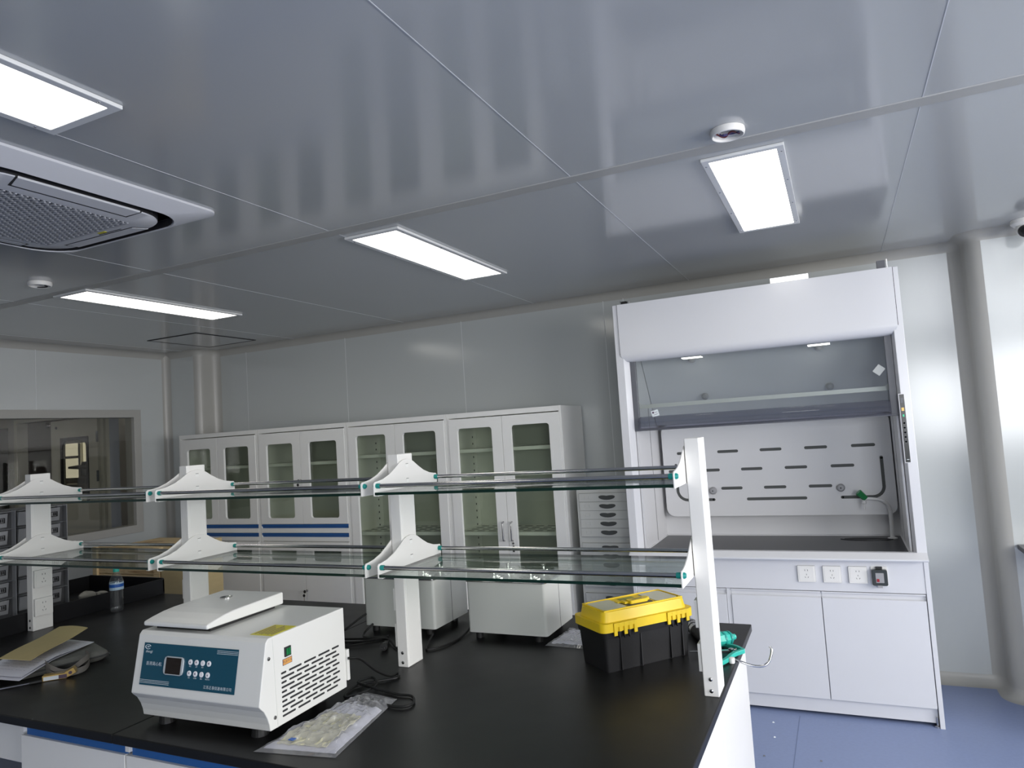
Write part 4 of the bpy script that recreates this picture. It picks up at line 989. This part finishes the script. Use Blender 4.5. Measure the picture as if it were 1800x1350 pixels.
# pliers
T = thing('pliers', on(-0.40, 2.47), 'open needle-nose pliers with teal handles lying on the bench corner', 'pliers')
piv = Vector(on(-0.405, 2.475, 0.014))
def strap(pts, w, h, m, name, par):
    mb = MB(); P = catmull(pts, 6); Ls, Rs = [], []
    rings = []
    for i, p in enumerate(P):
        t_ = (P[min(i+1, len(P)-1)]-P[max(i-1, 0)]).normalized(); sd = t_.cross(Vector((0, 0, 1))).normalized(); ww = w[min(len(w)-1, int(i/len(P)*len(w)))] if isinstance(w, (list, tuple)) else w
        rings.append([mb.bm.verts.new(p+sd*ww/2-Vector((0,0,h/2))), mb.bm.verts.new(p-sd*ww/2-Vector((0,0,h/2))), mb.bm.verts.new(p-sd*ww/2+Vector((0,0,h/2))), mb.bm.verts.new(p+sd*ww/2+Vector((0,0,h/2)))])
    for i in range(len(P)-1):
        for k in range(4): j = (k+1) % 4; mb.face([rings[i][k], rings[i][j], rings[i+1][j], rings[i+1][k]], m)
    mb.face(rings[0][::-1], m); mb.face(rings[-1], m)
    return mb.build(name, par, bev=0.0015)
tip = on(-0.355, 2.475, 0.020)
strap([tip, on(-0.385, 2.440, 0.016), on(-0.400, 2.395, 0.012), on(-0.425, 2.345, 0.010), on(-0.452, 2.30, 0.008)], 0.013, 0.014, m_tealL, 'handle', T)
strap([tip, on(-0.380, 2.505, 0.020), on(-0.400, 2.530, 0.016), on(-0.418, 2.545, 0.012)], 0.010, 0.012, m_tealL, 'handle', T)
MB().hexa([(-0.392, 2.462, BZ+0.012), (-0.385, 2.482, BZ+0.012), (-0.53, 2.452, BZ+0.010), (-0.53, 2.448, BZ+0.010), (-0.392, 2.462, BZ+0.022), (-0.385, 2.482, BZ+0.022), (-0.53, 2.452, BZ+0.014), (-0.53, 2.448, BZ+0.014)], m_handle).build('jaw', T, bev=0.001)
MB().lathe([(0.009, 0), (0.009, 0.016), (0.004, 0.018), (0, 0.018)], (-0.395, 2.470, BZ+0.010), m_chrome, 16).build('pivot', T, smooth=True)
MB().tube([(-0.385+0.006*math.cos(a), 2.478+0.006*math.sin(a), BZ+0.012+0.0006*a) for a in [0.6*k for k in range(34)]], 0.0012, m_chrome, 6).build('spring', T)
# hook bar taped to the edge
T = thing('wire_hook', on(-0.372, 2.45), 'bent shiny steel hook sticking out over the bench edge beside the pliers', 'hook')
hp = catmull([(-0.378, 2.405, BZ+0.012), (-0.352, 2.405, BZ+0.004), (-0.322, 2.412, BZ-0.006), (-0.290, 2.425, BZ-0.008), (-0.272, 2.440, BZ+0.006), (-0.264, 2.452, BZ+0.034), (-0.270, 2.455, BZ+0.046)], 8)
MB().tube(hp, 0.0042, m_chrome, 12).build('rod', T, smooth=True)
MB().lathe([(0.0, 0), (0.009, 0.001), (0.010, 0.004), (0.010, 0.018), (0.0, 0.020)], (-0.385, 2.402, BZ), m_white, 16).build('tape_wrap', T, smooth=True)

# ================================================================== CABLES
def cable(name, pts, label, r=0.0042, plug=None):
    t = thing(name, pts[0], label, 'cable')
    MB().tube(catmull(pts, 10), r, m_cable, 8).build('cord', t, smooth=True)
    if plug is not None:
        a, b2 = Vector(plug[0]), Vector(plug[1]); d = (b2-a).normalized(); sd = d.cross(Vector((0,0,1))).normalized()
        pg = MB().tube([a, b2], [0.010, 0.015], m_rubber, 10).build('plug', t, smooth=True)
        for s_ in (-1, 0, 1): MB().tube([b2+sd*s_*0.006, b2+sd*s_*0.006+d*0.018], 0.0018, m_chrome, 6).build('pin', pg)
    return t
z = 0.006
cable('power_cable', [on(-1.465, 1.815, 0.12), on(-1.455, 1.86, 0.105), on(-1.44, 1.92, 0.05), on(-1.435, 1.985, 0.012), on(-1.43, 2.025, z), on(-1.410, 1.990, z), on(-1.46, 1.940, z), on(-1.50, 1.885, z), on(-1.475, 1.80, z), on(-1.44, 1.85, z), on(-1.43, 1.905, 0.012), on(-1.48, 1.95, 0.014), on(-1.50, 1.90, 0.014), on(-1.42, 1.875, 0.012), on(-1.36, 1.872, z), on(-1.315, 1.862, z), on(-1.268, 1.862, z), on(-1.232, 1.818, z), on(-1.238, 1.784, z), on(-1.275, 1.775, z), on(-1.33, 1.79, 0.004)], 'black power cord coiled behind the centrifuge, looping past the plastic bag')
cable('power_cable', [(-1.872, 2.449, BZ+0.075), on(-1.89, 2.42, 0.06), on(-1.93, 2.34, 0.02), on(-1.95, 2.25, z), on(-1.90, 2.20, z), on(-1.80, 2.30, z), on(-1.72, 2.36, z), on(-1.68, 2.33, 0.010), on(-1.66, 2.28, 0.012)], 'black cord from the back of the left water bath with plug near the middle post', plug=(on(-1.665, 2.29, 0.013), on(-1.64, 2.24, 0.016)))
cable('power_cable', [(-1.84, 2.449, BZ+0.035), on(-1.85, 2.40, 0.01), on(-1.81, 2.36, z), on(-1.73, 2.40, z), on(-1.78, 2.33, 0.013), on(-1.88, 2.30, 0.012), on(-1.86, 2.26, 0.014), on(-1.78, 2.28, 0.015), on(-1.70, 2.34, 0.015), on(-1.60, 2.27, z), on(-1.53, 2.24, z)], 'black cord bundled on the bench left of the middle post')
cable('power_cable', [(-1.500, 2.735, BZ+0.09), on(-1.475, 2.70, 0.06), on(-1.44, 2.58, 0.02), on(-1.42, 2.45, z), on(-1.43, 2.34, z), on(-1.47, 2.28, z), on(-1.50, 2.33, 0.008), on(-1.53, 2.42, 0.02)], 'black cord sagging between the two water baths right of the middle post')

# ================================================================== PLASTIC BAGS
def blob(u, v, seed, s, amp): return amp*noise.noise(Vector((u*s, v*s, seed)))
T = thing('zip_bag', on(-1.33, 1.62), 'clear zip bag holding paper and a cream packet, in front of the centrifuge', 'plastic bag')
c00, c10, c11, c01 = Vector((-1.478, 1.440)), Vector((-1.245, 1.455)), Vector((-1.260, 1.905)), Vector((-1.400, 1.865))
c00, c10, c01, c11 = Vector((-1.474, 1.420)), Vector((-1.232, 1.456)), Vector((-1.440, 1.862)), Vector((-1.305, 1.838))
def bagp(u, v, lift, seed, amp, inset=0.0):
    u = inset+(1-2*inset)*u; v = inset+(1-2*inset)*v
    p = (c00*(1-u)+c10*u)*(1-v)+(c01*(1-u)+c11*u)*v
    e = max(0.0, min(u, 1-u, v*0.7, (1-v)*0.6)); e = min(1, e*7)
    return (p.x, p.y, BZ+0.002+lift*e+e*blob(u*1.3, v*2, seed, 9, amp)+e*blob(u, v, seed+3, 22, amp*0.5))
MB().grid(36, 60, lambda u, v: bagp(u, v, 0.020, 1.0, 0.012), m_bag).build('film', T, smooth=True)
def inn(u, v):
    x, y, z_ = bagp(u, v*0.78, 0.009, 5.0, 0.004, 0.05); return (x, y, max(z_, BZ+0.003))
MB().grid(20, 30, inn, m_paper, 0.0015).build('paper_insert', T, smooth=True)
def inn2(u, v):
    x, y, z_ = bagp(0.12+0.70*u, 0.06+v*0.50, 0.013, 8.0, 0.009, 0.04); return (x, y, max(z_+0.002, BZ+0.008))
MB().grid(24, 24, inn2, m_cream, 0.003).build('cream_packet', T, smooth=True)
x_, y_, z_ = bagp(0.30, 0.10, 0.013, 8.0, 0.009, 0.04)
MB().box(x_-0.009, x_+0.007, y_-0.010, y_+0.004, BZ+0.016, BZ+0.0175, m_bluelab).build('blue_tag', T)
MB().tube([tuple(Vector(bagp(k/10, 0.93, 0.020, 1.0, 0.012))+Vector((0, 0, 0.001))) for k in range(1, 10)], 0.0012, m_bag, 6).build('zip_seal', T)
T = thing('zip_bag', on(-0.99, 2.52), 'small crumpled clear bag half under the right water bath, left of the toolbox', 'plastic bag')
d00, d10, d01, d11 = Vector((-1.058, 2.435)), Vector((-0.900, 2.430)), Vector((-1.035, 2.66)), Vector((-0.915, 2.66))
def bag2(u, v, lift, amp, ins=0.0):
    u = ins+(1-2*ins)*u; v = ins+(1-2*ins)*v
    p = (d00*(1-u)+d10*u)*(1-v)+(d01*(1-u)+d11*u)*v; e = min(1, max(0, min(u, 1-u, v, 1-v))*8)
    return (p.x, p.y, BZ+0.002+lift*e+e*blob(u, v, 4.2, 11, amp))
MB().grid(24, 30, lambda u, v: bag2(u, v, 0.012, 0.010), m_bag).build('film', T, smooth=True)
MB().grid(16, 20, lambda u, v: bag2(u, v, 0.006, 0.006, 0.1), m_paper, 0.001).build('paper_insert', T, smooth=True)

# ================================================================== BOTTLE
bx, by = -3.500, 2.49
T = thing('water_bottle', on(bx, by), 'clear plastic water bottle with blue label and green cap before the black basin', 'bottle')
pr = [(0.0, 0.001), (0.026, 0.001), (0.030, 0.008)]
for k in range(13): pr.append((0.0315+(0.0008 if k % 2 else -0.0012), 0.014+0.0075*k))
pr += [(0.033, 0.112), (0.033, 0.150), (0.031, 0.160), (0.026, 0.175), (0.0165, 0.192), (0.013, 0.200), (0.013, 0.208)]
MB().lathe(pr, (bx, by, BZ), m_pet, 28).build('bottle_body', T, smooth=True)
MB().lathe([(0.0, 0.004)]+[(r-0.002, h) for r, h in pr[2:18]]+[(0.0, 0.150)], (bx, by, BZ), m_water, 24).build('water', T, smooth=True)
lbm = MB(); lbm.lathe([(0.0336, 0.112), (0.0336, 0.150)], (bx, by, BZ), m_pale, 32)
lbm = lbm.build('label', T, smooth=True)
MB().lathe([(0.0340, 0.126), (0.0340, 0.142)], (bx, by, BZ), m_bluelab, 32).build('label_band', lbm, smooth=True)
MB().lathe([(0.0148, 0.203), (0.0148, 0.217), (0.013, 0.219), (0.0, 0.219)], (bx, by, BZ), m_tealL, 22).build('cap', T, smooth=True)

# ================================================================== BLACK BASIN AND WHAT IS IN IT
T = thing('splash_basin', on(-3.9, 2.3), 'black plastic splash guard basin on the bench behind the left post', 'basin')
b = MB(); b.prism(rrect(1.50, 2.862, BZ, BZ+0.086, 0.004, 2), YZ, -3.614, -3.608, m_tray)
b.prism(rrect(-4.26, -3.608, BZ, BZ+0.090, 0.012, 4), XZ, 2.852, 2.862, m_tray); b.prism(rrect(1.50, 2.862, BZ, BZ+0.086, 0.004, 2), YZ, -4.266, -4.260, m_tray)
b.box(-4.26, -3.614, 1.50, 1.506, BZ, BZ+0.086, m_tray)
b.build('wall', T, bev=0.001)
box('basin_floor', -4.26, -3.614, 1.506, 2.852, BZ+0.0003, BZ+0.004, m_tray, T)

def rack(y0, y1, x1, label):
    t = thing('drawer_rack', (x1-0.12, (y0+y1)/2, BZ+0.004), label, 'drawer rack', 'grey plastic drawer racks in the basin')
    b = MB(); b.box(x1-0.20, x1-0.03, y0, y1, 0.862, 1.392, m_bind); b.box(x1-0.18, x1-0.04, y0+0.03, y1-0.03, BZ+0.004, 0.862, m_bind)
    b.box(x1-0.03, x1+0.004, y1-0.004, y1, 0.850, 1.392, m_bin)
    b.build('frame', t, bev=0.002)
    for k in range(6):
        z0_ = 0.882+0.085*k
        d = MB(); d.hexa([(x1-0.03, y0+0.002, z0_), (x1-0.012, y0+0.002, z0_+0.004), (x1-0.012, y1-0.034, z0_+0.004), (x1-0.03, y1-0.034, z0_), (x1-0.03, y0+0.002, z0_+0.075), (x1-0.002, y0+0.002, z0_+0.072), (x1-0.002, y1-0.034, z0_+0.072), (x1-0.03, y1-0.034, z0_+0.075)], m_bin)
        d.box(x1-0.03, x1+0.002, y0+0.001, y1-0.001, z0_+0.078, z0_+0.080, m_bin)
        d = d.build('drawer', t, bev=0.002)
        yc = y0+(y1-y0)*0.73
        fr = lambda u, v, dd: (x1-0.007+dd, u, v)
        MB().framed(yc-0.018, yc+0.018, z0_+0.026, z0_+0.052, yc-0.015, yc+0.015, z0_+0.029, z0_+0.049, 0.001, fr, 0, 0.006, m_gap, 1).box(x1-0.006, x1-0.0005, yc-0.003, yc+0.000, z0_+0.032, z0_+0.047, m_gap).box(x1-0.006, x1-0.0005, yc+0.006, yc+0.009, z0_+0.032, z0_+0.047, m_gap).build('latch_plate', d)
rack(2.185, 2.430, -3.80, 'grey plastic rack of small drawers visible right of the leftmost post')
rack(1.925, 2.170, -3.80, 'grey plastic rack of small drawers at the left picture edge behind the post')
# crumpled glove
T = thing('work_glove', on(-3.72, 2.52, 0.004), 'crumpled grey work glove lying in the black basin beside the racks', 'glove')
gm = MB(); gm.lathe([(0.0, -0.070)]+[(0.030*math.sin(PI*k/12)**0.7, -0.070+0.140*k/12) for k in range(1, 12)]+[(0.0, 0.070)], (0, 0, 0), m_rag, 20)
for v in gm.bm.verts:
    nn = noise.noise(v.co*28); v.co += v.co.normalized()*0.010*nn
gm.build('palm', T, smooth=True, xf=Matrix.Translation(on(-3.745, 2.50, 0.062)) @ Matrix.Rotation(1.25, 4, 'X') @ Matrix.Rotation(0.3, 4, 'Y'))
for k, (dx, dy, dz) in enumerate(((0.02, 0.075, -0.012), (0.032, 0.065, -0.030), (0.0, 0.080, -0.008), (0.038, 0.045, -0.036))):
    s0 = Vector(on(-3.735+dx*0.3, 2.535, 0.064)); e0 = Vector(on(-3.735+dx, 2.52+dy, 0.064+dz))
    MB().tube(catmull([s0, s0.lerp(e0, 0.6)+Vector((0.0, 0, 0.008)), e0], 4), [0.012]*4+[0.011]*4+[0.008], m_rag if k != 1 else m_clothd, 10).build('finger', T, smooth=True)

# wooden crate behind the bench
T = thing('wooden_crate', (-4.60, 3.65, 0), 'pale pine crate standing behind the bench under the left cabinets', 'crate')
for k in range(5):
    z0_ = 0.02+0.194*k
    MB().box(-4.98, -4.31, 3.40, 3.418, z0_, z0_+0.190, m_pine).build('board', T, bev=0.002)
MB().box(-4.955, -4.32, 3.419, 3.90, 0.02, 0.97, m_pine).build('box_core', T)
MB().box(-5.01, -4.965, 3.382, 3.40, 0.02, 0.985, m_pine).build('batten', T, bev=0.002); MB().box(-4.37, -4.31, 3.382, 3.40, 0.02, 0.985, m_pine).build('batten', T, bev=0.002)
MB().box(-4.29, -4.02, 3.38, 3.41, 0.01, 0.975, m_ply).box(-4.30, -4.28, 3.41, 3.9, 0.01, 0.975, m_ply).build('side_board', T, bev=0.002)

# ================================================================== PAPERS AND BAG AT THE LEFT
T = thing('laptop_sleeve', on(-2.90, 1.85), 'grey fabric laptop sleeve with carry handles under the papers on the left', 'laptop sleeve')
SA = math.radians(22)
RS = Matrix.Translation(on(-2.885, 1.779, 0.0)) @ Matrix.Rotation(math.radians(71), 4, 'Z')
def pill(mb, a, b2, z0, z1, r, m, n=6):
    lay = []
    for t_ in range(5):
        f_ = t_/4; z_ = z0+(z1-z0)*f_; ins = 0.014*(1-math.sin(PI*min(max(f_, 0.0), 1)))**1.0
        lay.append([mb.bm.verts.new((p[0], p[1], z_)) for p in rrect(-a+ins, a-ins, -b2+ins, b2-ins, r, n)])
    for i in range(4):
        for k in range(len(lay[0])):
            j = (k+1) % len(lay[0]); mb.face([lay[i][k], lay[i][j], lay[i+1][j], lay[i+1][k]], m)
    mb.face(lay[0][::-1], m); mb.face(lay[-1], m)
sm = MB(); pill(sm, 0.168, 0.130, 0.002, 0.040, 0.035, m_cloth); sm.build('sleeve_body', T, smooth=True, xf=RS)
MB().tube([(p[0], p[1], 0.022) for p in rrect(-0.1685, 0.1685, -0.1305, 0.1305, 0.035, 6)], 0.0035, m_clothd, 8, closed=True).build('zipper', T, smooth=True, xf=RS)
MB().tube([(0.171, -0.06, 0.022), (0.177, -0.07, 0.012), (0.177, -0.085, 0.006)], 0.002, m_handle, 6).build('zip_pull', T, xf=RS)
for zz, off in ((0.040, 0.0), (0.020, 0.030)):
    pts = [(-0.05, -0.105, zz+0.002), (-0.055, -0.135, zz+0.004), (-0.045, -0.175-off, max(0.012, zz-0.008)), (-0.005, -0.205-off, 0.012), (0.05, -0.195-off, max(0.012, zz-0.006)), (0.085, -0.155, zz), (0.085, -0.105, zz+0.002)]
    sm2 = MB(); P = catmull(pts, 6)
    ring = []
    for i, p in enumerate(P):
        ring.append([sm2.bm.verts.new(p+Vector((0, 0, h_))+Vector((0, o_, 0))) for h_, o_ in ((-0.010, 0), (0.010, 0.004), (0.0115, 0.001), (-0.0085, -0.003))])
    for i in range(len(P)-1):
        for k in range(4): j = (k+1) % 4; sm2.face([ring[i][k], ring[i][j], ring[i+1][j], ring[i+1][k]], m_strap)
    sm2.face(ring[0], m_strap); sm2.face(ring[-1], m_strap)
    sm2.build('carry_handle', T, smooth=True, xf=RS)
# paper sheets
def sheet(name, c4, z0, m, label, cat, group, lines, sag, th=0.0012, inkseed=1):
    A, B, Cc, D = [Vector(q) for q in c4]      # near-left, near-right, far-right, far-left
    o_ = thing(name, (A.x, A.y, z0), label, cat, group) if lines else None
    def fn(u, v):
        p = (A*(1-u)+B*u)*(1-v)+(D*(1-u)+Cc*u)*v
        return (p.x, p.y, z0+sag(u, v))
    mb = MB().grid(16, 16, fn, m, th)
    if lines:
        mb.build('page', o_, smooth=True)
        ink = MB(); rnd = random.Random(inkseed)
        for k in range(16):
            v = 0.94-k*0.055; u = 0.10
            while u < 0.88:
                l_ = rnd.uniform(0.01, 0.05)
                if rnd.random() < 0.78:
                    a = Vector(fn(u, v)); b2 = Vector(fn(u+l_, v+rnd.uniform(-0.003, 0.003))); c3 = Vector(fn(u+l_, v-0.010)); d3 = Vector(fn(u, v-0.010))
                    up = Vector((0, 0, 0.0006))
                    ink.face([ink.bm.verts.new(q+up) for q in (a, b2, c3.lerp(b2, 0.6), d3.lerp(a, 0.6))], m_ink)
                u += l_+0.012
        ink.build('handwriting', o_)
        return o_
    ob = mb.build(name, smooth=True); return tag(ob, label, cat, group)
drp = lambda u, v: 0.022*min(1, v*2.2)-0.006*(1-u)*v
sheet('paper_sheet', [(-2.970, 1.540), (-2.735, 1.565), (-2.850, 1.905), (-3.085, 1.890)], BZ+0.026, m_paper, 'white sheets with handwriting on the grey sleeve, lower loose page', 'paper', 'loose papers on the sleeve', True, lambda u, v: drp(u, v), inkseed=3)
sheet('paper_sheet', [(-2.985, 1.555), (-2.745, 1.578), (-2.838, 1.915), (-3.070, 1.930)], BZ+0.034, m_paper, 'white handwritten sheet on top, directly under the kraft envelope', 'paper', 'loose papers on the sleeve', True, lambda u, v: drp(u, v)+0.003*math.sin(v*5), inkseed=5)
tag(MB().grid(14, 10, lambda u, v: tuple(list((Vector((-2.929, 1.607))*(1-u)+Vector((-2.768, 1.625))*u)*(1-v)+(Vector((-3.078, 1.926))*(1-u)+Vector((-2.915, 1.941))*u)*v)+[BZ+0.083+0.014*v+0.006*math.sin(u*3)*v+0.002*math.sin(v*7)-0.006*(1-v)]), m_kraft, 0.0025).build('kraft_envelope', smooth=True), 'brown kraft paper envelope lying across the white papers', 'envelope')
# gold packet and pen
PA = math.radians(46)
T = thing('card_packet', on(-2.665, 1.675), 'small gold and white card packet with flip top in front of the sleeve', 'packet', rz=PA)
RP = Matrix.Translation(on(-2.690, 1.676, 0.0)) @ Matrix.Rotation(PA, 4, 'Z')
b = MB(); b.box(-0.048, 0.030, -0.016, 0.016, 0.001, 0.020, m_gold); b.build('box', T, bev=0.001, xf=RP)
MB().box(-0.044, 0.004, -0.0166, -0.016, 0.003, 0.016, m_print).box(0.004, 0.030, -0.0166, -0.016, 0.003, 0.016, m_darkprint).build('side_print', T, xf=RP)
b = MB(); b.box(-0.012, 0.020, -0.0165, 0.0165, 0.0, 0.021, m_gold); b = b.build('flip_top', T, bev=0.001, xf=RP @ Matrix.Translation((0.042, 0, 0.008)) @ Matrix.Rotation(-0.45, 4, 'Y'))
MB().lathe([(0.006, 0), (0.006, 0.0006)], (0.004, -0.0165, 0.010), m_darkprint, 16, 'Y').build('round_mark', T, xf=RP @ Matrix.Translation((0.042, 0, 0.008)) @ Matrix.Rotation(-0.45, 4, 'Y'))
T = thing('ballpoint_pen', on(-2.78, 1.60), 'clear ballpoint pen with black cap pointing at the gold packet', 'pen')
a0, a1 = Vector(on(-2.800, 1.500, 0.0055)), Vector(on(-2.708, 1.628, 0.0055))
MB().tube([a0, a0.lerp(a1, 0.78)], 0.0045, m_pet, 8).build('barrel', T, smooth=True)
MB().tube([a0.lerp(a1, 0.03), a0.lerp(a1, 0.78)], 0.0015, m_ink, 6).build('refill', T)
MB().tube([a0.lerp(a1, 0.76), a1], 0.0054, m_rubber, 12).build('cap', T, smooth=True)

# ================================================================== COUNTER AT THE RIGHT EDGE
T = thing('side_counter', (1.4, 4.3, 0), 'dark-topped counter whose corner enters at the right picture edge', 'counter')
box('worktop', 0.812, 2.9, 3.9, 4.615, 0.812, 0.838, m_hoodtop, T, 0.003)
box('cabinet', 1.05, 2.88, 3.95, 4.61, 0.0, 0.812, m_white, T, 0.002)

# bits of debris on the floor
for k, (x, y) in enumerate(((-0.46, 4.0), (-0.44, 3.82), (-0.22, 3.62), (-0.47, 3.60))):
    m_ = MB(); m_.hexa([(x, y, 0.0008), (x+0.012, y+0.002, 0.0008), (x+0.010, y+0.008, 0.0008), (x+0.001, y+0.006, 0.0008), (x+0.002, y+0.001, 0.006), (x+0.010, y+0.003, 0.005), (x+0.009, y+0.006, 0.005), (x+0.002, y+0.005, 0.006)], m_print if k < 2 else m_sashg)
    tag(m_.build('plastic_scrap'), 'tiny plastic scrap on the blue floor in front of the fume hood', 'scrap', 'scraps on the blue floor')
